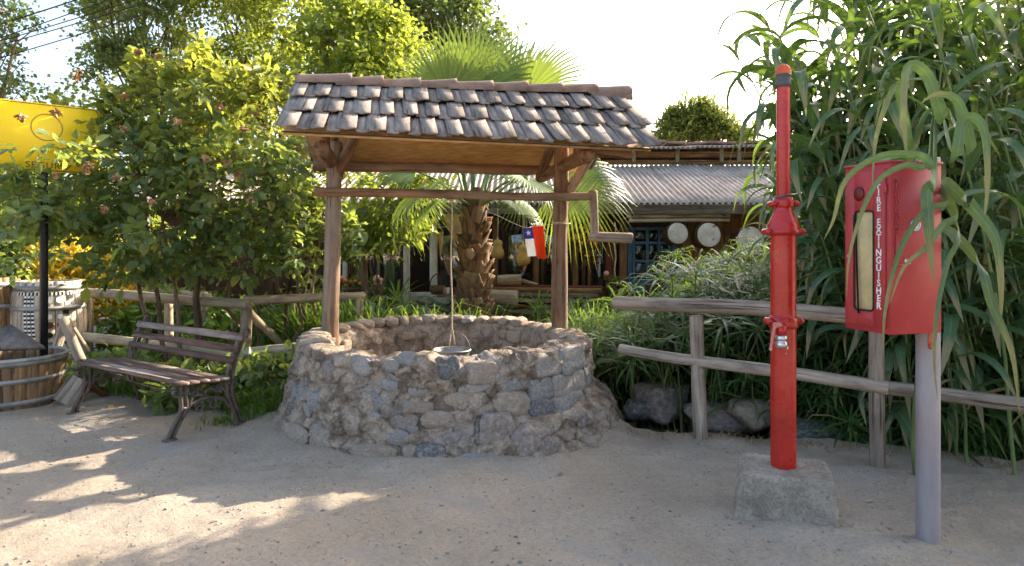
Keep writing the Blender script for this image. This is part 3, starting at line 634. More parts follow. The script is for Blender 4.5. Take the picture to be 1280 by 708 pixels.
for k in range(9):
    u = -.0 + k * .328; tl = rng.uniform(.01, .05) if k else .03
    ud = nrm(UU + ZZ * tl); M = np.stack([ud, nrm(np.cross(ZZ, ud)), np.cross(ud, nrm(np.cross(ZZ, ud)))], 1) @ np.array(Matrix.Rotation(rng.normal(0, .05), 3, 'X'))
    place('ridge_tile', RT, None, roof, rw(u, rng.normal(0, .008), .018 + (.016 if k == 0 else 0)), M, (1.0 if k else 1.12, 1, 1.05))
place('ridge_tile', RT, None, roof, rw(8 * .328 + .02, .03, -.035), np.stack([UU, nrm(np.cross(ZZ, UU)), ZZ], 1), (.95, .9, .9))

# posts, cross logs, plates, braces
PL = np.array([-1.625, 6.15, 0]); PR = np.array([.47, 6.50, 0])
for P, tilt in ((PL, .02), (PR, -.005)):
    mb = MB(); log(mb, P + (-.012, 0, .45), P + (tilt, 0, 2.42), .078, .068, 18, .012, .08); mb.build('post', MT['postwood'], well, True)
for P in (PL, PR):
    mb = MB(); log(mb, P + VV * .92 + ZZ * 2.235, P - VV * .95 + ZZ * 2.225, .062, .055, 14, .012, .09); mb.build('cross_log', MT['postwood'], well, True)
mb = MB(); log(mb, PL - VV * .80 - UU * .25 + ZZ * 2.30, PR - VV * .80 + UU * .25 + ZZ * 2.29, .062, .058, 14, .012); mb.build('plate_log', MT['postwood'], well, True)
mb = MB(); log(mb, PL + VV * .62 - UU * .2 + ZZ * 2.46, PR + VV * .62 + UU * .3 + ZZ * 2.42, .052, .05, 14, .012); mb.build('plate_log', MT['postwood'], well, True)
for P in (PL, PR): mb = MB(); log(mb, P + VV * .62 + ZZ * 2.22, P + VV * .62 + ZZ * 2.43, .045, .045, 12, 0); mb.build('stub_post', MT['postwood'], well, True)
mb = MB(); log(mb, PR + VV * .82 + UU * .02 + ZZ * 2.30, PR + VV * .84 + UU * .40 + ZZ * 2.25, .055, .05, 14, .006); mb.build('log_end', MT['postwood'], well, True)
mb = MB(); log(mb, PL - UU * .2 + ZZ * 2.77, PR + UU * .3 + ZZ * 2.77, .05, .05, 12, .01); mb.build('ridge_log', MT['postwood'], well, True)
for a, b in ((PL + UU * .05 + ZZ * 2.12, PL + UU * .25 + VV * .15 + ZZ * 2.52), (PL + ZZ * 2.35, PL + ZZ * 2.74), (PR + ZZ * 2.35, PR + ZZ * 2.74),
             (PR + UU * .03 + ZZ * 1.93, PR + UU * .26 + VV * .1 + ZZ * 2.34), (PR - VV * .85 + ZZ * 2.2 - UU * .03, PR - VV * .15 + ZZ * 2.56 - UU * .03), (PL - VV * .85 + ZZ * 2.2, PL - VV * .15 + ZZ * 2.56),
             (PR + VV * .85 + ZZ * 2.2, PR + VV * .2 + ZZ * 2.60)):
    mb = MB(); log(mb, a, b, .052, .045, 12, .006); mb.build('brace', MT['postwood'], well, True)
WZ = 1.955
mb = MB(); log(mb, PL - UU * .14 + ZZ * (WZ + .005) + VV * .085, PR + UU * .27 + ZZ * (WZ - .01) + VV * .085, .042, .038, 12, .014); wind = mb.build('windlass', MT['postwood'], well, True)
ce = PR + UU * .285 + VV * .085
mb = MB(); log(mb, ce + ZZ * (WZ + .05), ce + ZZ * 1.57 + UU * .015, .042, .04, 12, .006); mb.build('crank_arm', MT['greywood'], well, True)
mb = MB(); log(mb, ce + ZZ * 1.575 - UU * .035, ce + ZZ * 1.555 + UU * .37 + VV * .06, .046, .05, 12, .008); mb.build('crank_handle', MT['greywood'], well, True)
# bird-nest like dry straw under the left gable, a hook of cloth
mb = MB()
for k in range(140):
    p = at(395, 188, 6.2) + rng.normal(0, 1, 3) * (.07, .07, .06); q = p + rng.normal(0, .06, 3); tube(mb, [p, (p + q) / 2 + rng.normal(0, .01, 3), q], .0022, 3, False)
mb.build('straw_nest', MT['strw'], well)

# bucket on its rope
bc = np.array([-.555, 6.27, 0]); bz = .525
bk = thing('bucket', 'old metal bucket hanging on a rope inside the stone well', 'bucket', (*bc[:2], bz - .27))
mb = MB(); lathe(mb, [(.0, -.26), (.125, -.26), (.13, -.25), (.166, -.01), (.172, 0), (.168, .004), (.160, -.01), (.122, -.245), (0, -.245)], 30, bc + (0, 0, bz)); mb.build('body', MT['hoop'], bk, True)
mb = MB(); th = np.linspace(0, 2 * np.pi, 31); tube(mb, np.stack([.172 * np.cos(th), .172 * np.sin(th), 0 * th], 1) + bc + (0, 0, bz), .009, 8, False); mb.build('rim', MT['hoop'], bk, True)
mb = MB(); th = np.linspace(0, np.pi, 17); tube(mb, np.stack([.168 * np.cos(th), .02 * np.sin(th), .17 * np.sin(th)], 1) + bc + (0, 0, bz), .005, 6, False); mb.build('handle', MT['iron'], bk, True)
mb = MB(); t = np.linspace(0, 1, 30)
tube(mb, np.stack([bc[0] + .006 * np.sin(t * 9), bc[1] + 0 * t, bz + .16 + t * (WZ - .04 - bz - .16)], 1), .007, 6); tube(mb, [bc + (-.02, 0, bz + .02), bc + (-.006, 0, bz + .17)], .006, 6); tube(mb, [bc + (.03, 0, bz + .05), bc + (.002, 0, bz + .22)], .006, 6)
th = np.linspace(0, 12 * np.pi, 140); tube(mb, np.stack([bc[0] - .05 + .008 * th / np.pi * 1.0, bc[1] + .047 * np.cos(th), WZ - .002 + .047 * np.sin(th)], 1), .006, 5); mb.build('rope', MT['rope'], bk, True)

# ------------------------------------------------------------------ bench
BE1 = nrm(np.array([1.307, -.89, 0])); BE2 = np.array([-BE1[1], BE1[0], 0])
BO = np.array([(-2.55 - 3.857) / 2, (5.20 + 6.09) / 2, 0]); BL = 1.56
bench = thing('park_bench', 'old slatted park bench with scrolled cast iron ends', 'bench', BO)
def bp(l, q, z):
    p = BO + BE1 * l + BE2 * q; return p + ZZ * (z + gz(p[0], p[1]) * .9)
def spiral(c, r0, r1, a0, turns, n=26, sgn=1):
    t = np.linspace(0, 1, n); r = r0 + (r1 - r0) * t; a = a0 + sgn * turns * 2 * np.pi * t
    return np.stack([c[0] + r * np.cos(a), c[1] + r * np.sin(a)], 1)
def bench_end(l):
    mb = MB()
    def cv(p2, r=.012, sp=True, fl=(1.0, 1.0)):
        p = spline(p2, 6) if sp else np.asarray(p2); tube(mb, [bp(l, a, b) for a, b in p], r * 1.25, 7, True, flat=(1.0, 1.35))
    # front leg: two rails splayed at the foot
    cv([(-.07, .012), (-.015, .12), (.035, .22), (.03, .33), (.03, .40)]); cv([(-.035, .012), (.02, .12), (.075, .23), (.075, .32), (.09, .40)])
    cv([(.0, .155), (.04, .16)], sp=False); cv([(.03, .235), (.075, .235)], sp=False)
    # rear leg running on into the back
    cv([(.56, .012), (.52, .12), (.475, .24), (.465, .36), (.49, .50), (.545, .64), (.585, .75)]); cv([(.525, .012), (.485, .12), (.435, .24), (.42, .36), (.445, .50), (.50, .64), (.545, .75)])
    for z, a in ((.16, .495), (.26, .45), (.44, .455), (.52, .475), (.60, .505), (.68, .54)): cv([(a - .025, z), (a + .02, z + .01)], .007, False)
    # arch and scrolls between the legs
    cv([(.045, .16), (.10, .235), (.17, .272), (.25, .275), (.33, .268), (.40, .23), (.455, .16)], .010)
    cv(spiral((.185, .215), .012, .048, 1.2, 1.25), .0075, False); cv(spiral((.315, .215), .012, .048, np.pi - 1.2, 1.25, sgn=-1), .0075, False)
    cv([(.10, .235), (.13, .31), (.18, .315), (.215, .30)], .008); cv(spiral((.145, .335), .010, .032, 0, 1.2), .007, False); cv(spiral((.36, .335), .010, .034, np.pi, 1.2, sgn=-1), .007, False)
    cv([(.25, .275), (.235, .33), (.29, .345), (.325, .315), (.36, .30)], .008); cv(spiral((.405, .325), .012, .045, 2.2, 1.3), .0075, False)
    cv(spiral((-.005, .355), .010, .044, .2, 1.35), .009, False)                       # curl under the seat front
    cv([(.02, .395), (.15, .402), (.30, .396), (.46, .385)], .012)                     # seat rail
    cv(spiral((.60, .745), .03, .036, -2.5, 1.02), .0085, False)                       # ring at the top
    for q in (-.055, .545): box(mb, bp(l, q, .008), (.05, .10, .016), .004, np.stack([BE1, BE2, ZZ], 1))
    return mb.build('end_frame', MT['iron'], bench, True)
for l in (-BL / 2, BL / 2): bench_end(l)
for q, z in ((.03, .425), (.115, .428), (.20, .426), (.285, .42), (.37, .412)):
    mb = MB(); sg = np.linspace(-BL / 2 - .07, BL / 2 + .07, 13); bow = rng.normal(0, .004)
    for a, b in zip(sg[:-1], sg[1:]):
        pass
    bar(mb, bp(sg[0], q, z + .004 * rng.random()), bp(sg[-1], q, z + bow), .022, .074, .005); mb.build('seat_slat', MT['benchseat'], bench)
for q, z in ((.452, .545), (.492, .632), (.530, .718)):
    mb = MB(); a, b = bp(-BL / 2 - .05, q, z), bp(BL / 2 + .05, q, z); bar(mb, a, b, .058, .024, .005, nrm(ZZ + BE2 * .42)); mb.build('back_slat', MT['benchwood'], bench)
mb = MB(); tube(mb, [bp(-BL / 2, .25, .28), bp(0, .25, .262), bp(BL / 2, .25, .28)], .008, 7); mb.build('tie_rod', MT['iron'], bench)

# ------------------------------------------------------------------ fences
def rail_fence(name, label, posts, rails, m, loc):
    f = thing(name, label, 'fence', loc)
    for p, h, r in posts:
        mb = MB(); z0 = gz(p[0], p[1]) - .15; log(mb, (p[0], p[1], z0), (p[0] + rng.normal(0, .012), p[1], h), r, r * .95, 14, .008); mb.build('post', m, f, True)
    for a, b, r0, r1 in rails:
        mb = MB(); log(mb, a, b, r0, r1, 14, .014, .07); mb.build('rail', m, f, True)
    return f
FD = nrm(np.array([-1.008, .67, 0])); fp = lambda t, z, off=0.: np.array([1.457 - 1.008 * t + .55 * off, 5.27 + .67 * t - .83 * off, z])
rail_fence('log_fence', 'two-rail grey log fence standing along the ditch behind the red standpipe', [(fp(0, 0), .945, .056), (fp(-1, 0), 1.0, .05)],
           [(fp(.6, 1.015), fp(-.86, 1.005), .056, .055), (fp(.56, .63, -.0), fp(-.99, .545, .09), .043, .046), (fp(-.97, .545, .06), fp(-1.75, .515, .06), .046, .046)], MT['greywood'], fp(0, 0))
LP = [gnd(307, 478), at(110, 440, 8.7), at(448, 420, 7.9), np.array([-4.05, 8.05, 0])]
a1 = lambda px, py, Y: at(px, py, Y)
rail_fence('log_fence', 'pale log fence behind the bench, its rails meeting at a corner post', [((LP[0][0], LP[0][1]), .86, .062), ((LP[1][0], LP[1][1]), .90, .062), ((LP[2][0], LP[2][1]), .86, .05), ((LP[3][0], LP[3][1]), .80, .05)],
           [(a1(105, 365, 8.75), a1(312, 381, 7.22), .062, .055), (a1(98, 420, 8.6), a1(306, 442, 7.2), .062, .058), (a1(304, 374, 7.28), a1(456, 370, 7.95), .05, .05), (a1(300, 441, 7.12), a1(385, 434, 6.9), .05, .055),
            (a1(306, 384, 7.4), a1(352, 430, 7.9), .045, .04)], MT['palewood'], (LP[0][0], LP[0][1], 0))
rail_fence('log_fence', 'farther grey log fence hidden under the rose bush', [(at(142, 400, 9.9)[:2], .92, .05), (at(205, 400, 9.2)[:2], .95, .055), (at(256, 400, 8.8)[:2], .88, .05)],
           [(a1(108, 358, 9.9), a1(262, 372, 8.8), .06, .055), (a1(108, 402, 9.8), a1(240, 410, 9.0), .055, .05)], MT['greywood'], (*at(205, 400, 9.2)[:2], 0))

# ------------------------------------------------------------------ barrels
def barrel_r(z, H, r0, r1, half=False):
    t = z / H; return r0 + (r1 - r0) * (np.sin(np.clip(t, 0, 1) * np.pi) if not half else t)
def barrel(name, label, c, H, r0, r1, ns, m, hoops, half=False, cat='barrel', lid=True, rot=0.):
    b = thing(name, label, cat, c); zs = np.linspace(0, H, 9); rr = barrel_r(zs, H, r0, r1, half); c = np.asarray(c, float)
    for k in range(ns):
        a0 = rot + 2 * np.pi * k / ns + .006; a1_ = rot + 2 * np.pi * (k + 1) / ns - .006; am = (a0 + a1_) / 2; dr = rng.normal(0, .0022); dz = rng.normal(0, .0015)
        V = []; G = []
        for z, r in zip(zs, rr):
            zz = z + (dz if z == zs[-1] else 0)
            for a, q in ((a0, r + dr - .002), (am, r + dr), (a1_, r + dr - .002), (a1_, r + dr - .028), (a0, r + dr - .028)):
                V.append(c + (q * math.cos(a), q * math.sin(a), zz)); G.append(((a - a0) * r + k * 3.1, q - r, z))
        n = 5; f = [(i * n + j, i * n + (j + 1) % n, (i + 1) * n + (j + 1) % n, (i + 1) * n + j) for i in range(8) for j in range(n)] + [(4, 3, 2, 1, 0), tuple(40 + j for j in range(5))]
        MB().add(V, f, G).build('stave', m, b)
    for z, w in hoops:
        mb = MB(); pr = [(barrel_r(z - w / 2, H, r0, r1, half) + .002, z - w / 2), (barrel_r(z - w / 2, H, r0, r1, half) + .007, z - w / 2), (barrel_r(z + w / 2, H, r0, r1, half) + .007, z + w / 2), (barrel_r(z + w / 2, H, r0, r1, half) + .002, z + w / 2)]
        lathe(mb, pr, 48, c)
        for k in range(14): pass
        h = mb.build('hoop', MT['hoop'], b, True)
    if lid:
        for k in range(-3, 4):
            w = 2 * (r0 - .02) / 7; x = k * w; hl = math.sqrt(max(.001, (r0 - .025) ** 2 - max(abs(x) - w / 2, 0) ** 2))
            mb = MB(); box(mb, c + (x, 0, H - .035), (w - .003, 2 * hl * .97, .02), .002, None, 1); mb.build('head_board', m, b)
    return b
HB = np.array([-4.74, 6.42, 0.]); HB[2] = gz(HB[0], HB[1]) - .01
hb = barrel('half_barrel', 'half wine barrel planter with a flat stone slab leaning out of it', HB, .46, .42, .475, 30, MT['barrel'], [(.07, .05), (.27, .045), (.43, .05)], True, 'barrel', False)
mb = MB(); th = np.linspace(0, 2 * np.pi, 49); tube(mb, np.stack([.47 * np.cos(th), .47 * np.sin(th), 0 * th + .462], 1) + HB, .02, 8, False); mb.build('rim', MT['hoop'], hb, True)
mb = MB(); lathe(mb, [(0, .36), (.43, .36)], 30, HB); mb.build('soil', mat('soil', (.06, .04, .025), (.12, .085, .055), 12, 6, .95, 1, 40, .02), hb)
bx_ = thing('stone_slab', 'grey slab propped up in the half barrel', 'slab', HB + (.05, -.1, .45))
mb = MB(); V = [at(-20, 440, 6.25), at(58, 437, 6.25), at(16, 409, 6.55), at(-20, 425, 6.5)]
nn = nrm(np.cross(V[1] - V[0], V[2] - V[0])) * .035
mb.add(V + [v + nn for v in V], [(0, 1, 2, 3), (7, 6, 5, 4), (0, 4, 5, 1), (1, 5, 6, 2), (2, 6, 7, 3), (3, 7, 4, 0)]); mb.build('slab', MT['greybeam'], bx_)
B1 = np.array([-5.77, 8.5, 0.]); B1[2] = gz(B1[0], B1[1]); B2 = np.array([-6.42, 8.25, 0.]); B2[2] = gz(B2[0], B2[1])
b1 = barrel('wine_barrel', 'weathered barrel painted with dotted belt and coat buttons', B1, 1.08, .35, .425, 22, MT['barrel2'], [(.08, .06), (.36, .05), (.76, .05), (1.0, .06)], rot=.05)
b2 = barrel('wine_barrel', 'plain barrel standing next to the painted barrel', B2, 1.10, .35, .43, 22, MT['barrel'], [(.08, .06), (.36, .05), (.76, .05), (1.02, .06)])
def on_barrel(mb, a, z, w, h, c=B1, H=1.08, rd=None):
    """a thin patch of paint on the barrel"""
    V = []; 
    if rd:
        ts = np.linspace(0, 2 * np.pi, 13)[:-1]; pts = [(math.cos(t) * rd / .42, math.sin(t) * rd) for t in ts]
    else: pts = [(-w / 2 / .42, -h / 2), (w / 2 / .42, -h / 2), (w / 2 / .42, h / 2), (-w / 2 / .42, h / 2)]
    for da, dz in pts:
        r = barrel_r(z + dz, H, .35, .425) + .0055; V.append(c + (r * math.cos(a + da), r * math.sin(a + da), z + dz))
    mb.add(V, [tuple(range(len(V)))])
am = math.atan2(-B1[1], -B1[0])        # side that faces the viewer
mb = MB(); mw = MB(); mr = MB()
for k in range(34): on_barrel(mb if k % 2 else mw, am - .9 + k * .055, .935, .020, .035)
for j in range(3):
    for k in range(26): on_barrel(mb if k % 2 else mw, am - .62 + j * .10 + .004 * k, .90 - k * .0245, .030, .0235)
for da in (.0, .26):
    on_barrel(mw, am + .02 + da, .86, 0, 0, rd=.040); on_barrel(mr, am + .02 + da, .56, 0, 0, rd=.04); on_barrel(mb, am + .02 + da, .44, 0, 0, rd=.036); on_barrel(mw, am + .02 + da, .66, 0, 0, rd=.03)
for k in range(6): on_barrel(mw if k % 2 else mb, am + .5 + rng.normal(0, .05), .9 - k * .09, .07, .06)
for m_, q, nme in ((mb, MT['black'], 'black_paint'), (mw, MT['white'], 'white_paint'), (mr, plain('maroon_paint', (.10, .03, .02), .7), 'maroon_paint')): m_.build(nme, q, b1)

# short logs crossed like a trestle beside the barrel, and a leaning board
tr = thing('log_trestle', 'crossed short grey logs forming a trestle beside the half barrel', 'trestle', (*gnd(85, 455)[:2], 0))
for a, b, r in (((70, 440, 7.7), (84, 398, 7.9), .05), ((102, 452, 7.6), (80, 400, 7.8), .055), ((110, 440, 8.1), (86, 402, 7.9), .03), ((66, 470, 7.4), (100, 458, 7.5), .05), ((60, 448, 7.7), (96, 446, 7.7), .045)):
    mb = MB(); log(mb, at(*a), at(*b), r, r * .95, 12, .01); mb.build('log', MT['greywood'], tr, True)
bd = thing('wooden_board', 'short plank leaning on edge by the half barrel', 'board', (*gnd(82, 508)[:2], 0))
mb = MB(); bar(mb, gnd(79, 507) + (0, 0, .015), at(102, 474, 6.45), .06, .20, .004, nrm([.4, -.9, .3])); mb.build('plank', MT['greywood'], bd)
mb = MB(); bar(mb, at(98, 474, 6.5), gnd(127, 500) + (0, .1, .0), .05, .06, .003); mb.build('prop', MT['redwood'], bd)

# ------------------------------------------------------------------ yellow sign on a pole
SGR = np.array([-4.17, 6.90, 0]); SGL = np.array([-4.84, 6.32, 0]); sd = nrm(SGR - SGL); sn = np.array([sd[1], -sd[0], 0]); sw = np.linalg.norm(SGR - SGL)
sgn_ = thing('sign', 'yellow rounded sign board on a black pole above the barrels', 'sign', (*((SGR + SGL) / 2)[:2], 0))
def rrect(w, h, r, k=6):
    P = []
    for cx, cy, a in ((w / 2 - r, h / 2 - r, 0), (-w / 2 + r, h / 2 - r, 90), (-w / 2 + r, -h / 2 + r, 180), (w / 2 - r, -h / 2 + r, 270)):
        for t in np.linspace(0, 90, k): P.append((cx + r * math.cos(R(a + t)), cy + r * math.sin(R(a + t))))
    return P
def plate(mb, P, o, x, y, n, t):
    V = [o + x * a + y * b for a, b in P]; V2 = [v + n * t for v in V]; k = len(P)
    mb.add(V + V2, [tuple(range(k, 2 * k)), tuple(range(k))[::-1]] + [(i, (i + 1) % k, k + (i + 1) % k, k + i) for i in range(k)])
def ring(mb, P0, P1, o, x, y, n, t):
    k = len(P0); V = [o + x * a + y * b + n * t for a, b in P0 + P1]; mb.add(V, [(i, (i + 1) % k, k + (i + 1) % k, k + i) for i in range(k)])
so = (SGR + SGL) / 2 + ZZ * 2.525; SH = .66
mb = MB(); plate(mb, rrect(sw, SH, .05), so, sd, ZZ, sn, .012); mb.build('panel', MT['yellow'], sgn_)
mb = MB(); ring(mb, rrect(sw - .02, SH - .02, .045), rrect(sw - .034, SH - .034, .04), so, sd, ZZ, sn, .0145)
c0 = np.linspace(0, 2 * np.pi, 33)[:-1]; ring(mb, [(.13 * math.cos(a), .10 + .13 * math.sin(a)) for a in c0], [(.124 * math.cos(a), .10 + .124 * math.sin(a)) for a in c0], so, sd, ZZ, sn, .0145); mb.build('border', MT['signgrey'], sgn_)
def text(body, size, o, x, y, n, m, parent, name='lettering', spacing=1.0, lines=1.0, off=.0):
    cu = bpy.data.curves.new('txt', 'FONT'); cu.body = body; cu.size = size; cu.align_x = 'CENTER'; cu.align_y = 'CENTER'; cu.space_character = spacing; cu.space_line = lines; cu.extrude = .0008; cu.offset = off
    to = bpy.data.objects.new('txt', cu); COL.objects.link(to); bpy.context.view_layer.update()
    me = bpy.data.meshes.new_from_object(to.evaluated_get(bpy.context.evaluated_depsgraph_get())); bpy.data.objects.remove(to)
    me.materials.clear(); me.materials.append(m); me.name = name
    return place(name, me, None, parent, o, np.stack([x, y, n], 1))
text('SEGURA', .085, so + sn * .0150 - ZZ * .27, sd, ZZ, sn, MT['signgrey'], sgn_, spacing=1.15)
pz = gz(-4.58, 6.75)
pp = (SGR + SGL) / 2 - sn * .03; pp = np.array([-4.54, 6.62, 0])
mb = MB(); box(mb, pp + (0, 0, 1.42), (.06, .06, 2.85), .006, rotz(.9)); mb.build('pole', MT['black'], sgn_)

# ------------------------------------------------------------------ red standpipe
SP = np.array([1.51, 3.80, 0])
sp = thing('fire_standpipe', 'tall red fire standpipe with valve rising from a concrete block', 'standpipe', SP)
CT = .265
def conc():
    v, f = ICO[4]; p = 9; v = v / (np.abs(v) ** p).sum(1, keepdims=True) ** (1 / p)
    # denser sampling of a rounded block
    import bmesh
    bm = bmesh.new(); bmesh.ops.create_cube(bm, size=2); bmesh.ops.subdivide_edges(bm, edges=bm.edges[:], cuts=44, use_grid_fill=True)
    v = np.array([x.co[:] for x in bm.verts]); f = np.array([[x.index for x in q.verts] for q in bm.faces]); bm.free()
    l = np.maximum(1, (np.abs(v) ** 20).sum(1, keepdims=True) ** (1 / 20)); v = v / l
    w = np.array([.245, .205, .19]) * v; w[:, :2] *= (1.03 - .05 * v[:, 2:3])
    d = .006 * fbm(w * 6, 2, 61) + .008 * fbm(w * 17, 3, 63) + .005 * fbm(w * 60, 2, 66); w = w + nrm(v) * d[:, None]
    return w, f
w, f = conc(); w = w @ rotz(R(-19)).T
mb = MB().add(w + SP + (.0, -.01, CT - .19), f); cb = mb.build('concrete_base', MT['concrete'], sp, True)
tl = np.array([.0028, 0, 1.])   # the pipe leans very slightly
def spz(z): return SP + tl * z
mb = MB(); lathe(mb, [(.068, CT - .05), (.068, 1.555)], 40, SP); pipe = mb.build('lower_pipe', MT['red'], sp, True)
mb = MB(); lathe(mb, [(.068, 1.545), (.078, 1.55), (.092, 1.555), (.092, 1.575), (.088, 1.58), (.086, 1.60), (.070, 1.635), (.052, 1.675), (.046, 1.70), (.046, 1.72)], 36, spz(0)); mb.build('reducer', MT['red'], sp, True)
mb = MB(); lathe(mb, [(.046, 1.70), (.055, 1.703), (.058, 1.71), (.058, 1.74), (.052, 1.755), (.038, 1.757)], 32, spz(0)); cl = mb.build('coupling', MT['red'], sp, True)
def ears(z, r, parent, rr=.019, n=2, a0=.0, ln=.035):
    for k in range(n):
        a = a0 + k * 2 * np.pi / n; d = np.array([math.cos(a), math.sin(a), 0]); t = np.array([-d[1], d[0], 0]); mb = MB()
        p = SP + ZZ * z + d * r; tube(mb, [p - t * ln, p - t * (ln - .006), p + t * (ln - .006), p + t * ln], [rr * .8, rr, rr, rr * .8], 12); tube(mb, [p - t * (ln + .02), p + t * (ln + .014)], rr * .45, 6); mb.build('bolt_ear', MT['red'], parent, True)
ears(1.567, .098, sp, .018, 2, .1); ears(1.722, .066, sp, .016, 2, .1); 
mb = MB(); tube(mb, [SP + (-.065, -.05, 1.752), SP + (.0, -.066, 1.765), SP + (.07, -.03, 1.775)], .006, 6); mb.build('clamp_wire', MT['iron'], sp)
mb = MB(); lathe(mb, [(.036, 1.74), (.036, 2.39)], 28, spz(0)); mb.build('upper_pipe', MT['red'], sp, True)
mb = MB(); lathe(mb, [(.036, 2.40), (.043, 2.40), (.043, 2.425), (.039, 2.43), (.038, 2.46), (.041, 2.465), (.041, 2.475), (.036, 2.475)], 28, spz(0) - ZZ * .03); mb.build('collar', MT['rubber'], sp, True)
mb = MB(); lathe(mb, [(.041, 2.472), (.042, 2.485), (.038, 2.505), (.026, 2.522), (.012, 2.529), (0, 2.53)], 28, spz(0) - ZZ * .03); mb.build('cap', MT['orange'], sp, True)
mb = MB(); lathe(mb, [(.068, 1.03), (.075, 1.035), (.079, 1.045), (.079, 1.085), (.075, 1.095), (.068, 1.10)], 36, SP); mb.build('saddle_clamp', MT['red'], sp, True)
ears(1.072, .088, sp, .02, 2, .15, .03)
vd = nrm(np.array([-.45, -.9, 0])); vp = SP + ZZ * 1.055 + vd * .07
mb = MB(); tube(mb, [vp - vd * .02, vp + vd * .03, vp + vd * .045], [.034, .034, .028], 16); tube(mb, [vp + vd * .03, vp + vd * .05 - ZZ * .012, vp + vd * .055 - ZZ * .05], [.024, .026, .026], 14); vb = mb.build('valve_body', MT['red'], sp, True)
q = vp + vd * .055 - ZZ * .05; mb = MB()
lathe(mb, [(.026, 0), (.031, -.003), (.031, -.022), (.027, -.026), (.027, -.034), (.032, -.038), (.032, -.058), (.024, -.066), (.014, -.066)], 20, q); mb.build('hose_coupling', MT['chrome'], vb, True)
h0 = vp + vd * .05 + np.array([-.035, 0, .005]); mb = MB(); tube(mb, [h0 + (.03, 0, .0), h0 + (-.008, -.01, .0)], .017, 12); bar(mb, h0 + (-.004, -.012, .01), h0 + (-.030, -.015, -.135), .010, .024, .003, (1, 0, 0)); mb.build('lever', MT['chipred'], vb, True)
for a, z, s in ((-1.62, .93, .008), (-1.75, .90, .004)):
    mb = MB(); p = SP + (.0687 * math.cos(a), .0687 * math.sin(a), z); box(mb, p, (s, .001, s * 1.8), .0004, rotz(a + math.pi / 2)); mb.build('paint_chip', MT['white'], pipe)

# ------------------------------------------------------------------ fire extinguisher cabinet and its post
BX = np.array([1.747, 3.15, 0]); bw = nrm(np.array([.96, .28, 0])); bdv = np.array([-bw[1], bw[0], 0]); BZ0, BZ1, BWd, BDp = 1.079, 1.877, .30, .28
PP = np.array([2.09, 3.43, 0])
cp = thing('cabinet_post', 'grey galvanised pipe post holding up the red extinguisher cabinet', 'post', PP)
mb = MB(); z0 = gz(PP[0], PP[1]); lathe(mb, [(.0545, z0 - .1), (.0545, .6), (.0545, 1.2), (.0545, 1.925), (.052, 1.93), (0, 1.93)], 30, PP); mb.build('pole', MT['zinc'], cp, True)
cf = np.array([[bw[0], bdv[0], 0], [bw[1], bdv[1], 0], [0, 0, 1]])
mb = MB(); p = PP + nrm(np.array([-.35, -.9, 0])) * .055; box(mb, p + (0, 0, 1.06), (.022, .008, .13), .003, rotz(-.4)); lathe(mb, [(.0, .004), (.011, .004), (.011, -.004), (0, -.004)], 12, p + (0, -.003, .99), frame((-.3, -1, 0))); mb.build('bracket', mat('orange_primer', (.55, .10, .05), (.65, .22, .14), 30, 4, .6, .2, 60, .002), cp)
cab = thing('extinguisher_cabinet', 'red metal fire extinguisher cabinet with narrow window, on a pipe post', 'cabinet', BX + ZZ * BZ0)
def cbx(a, b, z): return BX + bw * a + bdv * b + ZZ * z
mb = MB(); box(mb, cbx(BWd / 2, BDp / 2, (BZ0 + BZ1) / 2), (BWd, BDp, BZ1 - BZ0), .003, cf); body = mb.build('body', MT['redbox'], cab)
# door on the narrow left face, with the window cut out of its panel
FX = -bdv * 0; xd = -bdv; nd = -bw     # on that face: x runs towards the corner, normal faces left
def fc(x, z, n=0.): return BX + bdv * (BDp - x) - bw * n + ZZ * (BZ0 + z)      # x from the far edge to the corner
Hh = BZ1 - BZ0
def slab(mb, x0, x1, z0, z1, n0, n1, bev=.002):
    c = (fc(x0, z0, n0) + fc(x1, z1, n1)) / 2; box(mb, c, (n1 - n0, x1 - x0, z1 - z0), bev, np.stack([bw, -bdv, ZZ], 1) if False else cf @ np.diag([1, 1, 1]))
wx0, wx1, wz0, wz1 = .075, .190, .105, .575
mb = MB()
for a in ((.012, wx0, .03, Hh - .03), (wx1, BDp - .022, .03, Hh - .03), (wx0, wx1, .03, wz0), (wx0, wx1, wz1, Hh - .03)): slab(mb, *a, .001, .012, .0012)
door = mb.build('door', MT['redbox'], cab)
mb = MB(); slab(mb, wx0 - .01, wx1 + .01, wz0 - .01, wz1 + .01, .001, .004, .001); mb.build('window', MT['ivory'], door)
mb = MB(); P = [(fc((wx0 + wx1) / 2 + a, (wz0 + wz1) / 2 + b, .013)) for a, b in rrect(wx1 - wx0 + .006, wz1 - wz0 + .006, .02)]; P = P[10:] + P[:9]; P += [fc(wx0 + .03, wz0 - .02, .018)]
tube(mb, P, .0045, 6); mb.build('rubber_seal', MT['black'], door, True)
mb = MB()
for a in np.linspace(0, 2 * np.pi, 25)[:-1]: pass
pc = fc(.105, Hh - .135, .013); lathe(mb, [(0, .001), (.034, .001), (.034, -.001)], 28, pc, frame(-bw)); mb.build('round_emblem', MT['black'], door)
mb = MB(); lathe(mb, [(0, .002), (.028, .002), (.028, 0)], 28, pc - bw * .0015, frame(-bw)); mb.build('emblem_disc', plain('dull_red', (.22, .02, .018), .4), door)
text('1', .045, pc - bw * .0045, -bdv, ZZ, -bw, MT['signgrey'], door, 'emblem_mark')
for wd_, dz_ in (('FIRE', 6.4), ('EXTINGUISHER', -2.5)): text('\n'.join(wd_), .0445, fc(.224, Hh * .50 + .015 + dz_ * .0356, .0125), -bdv, ZZ, -bw, MT['white'], door, 'lettering', lines=.80, off=.0012)
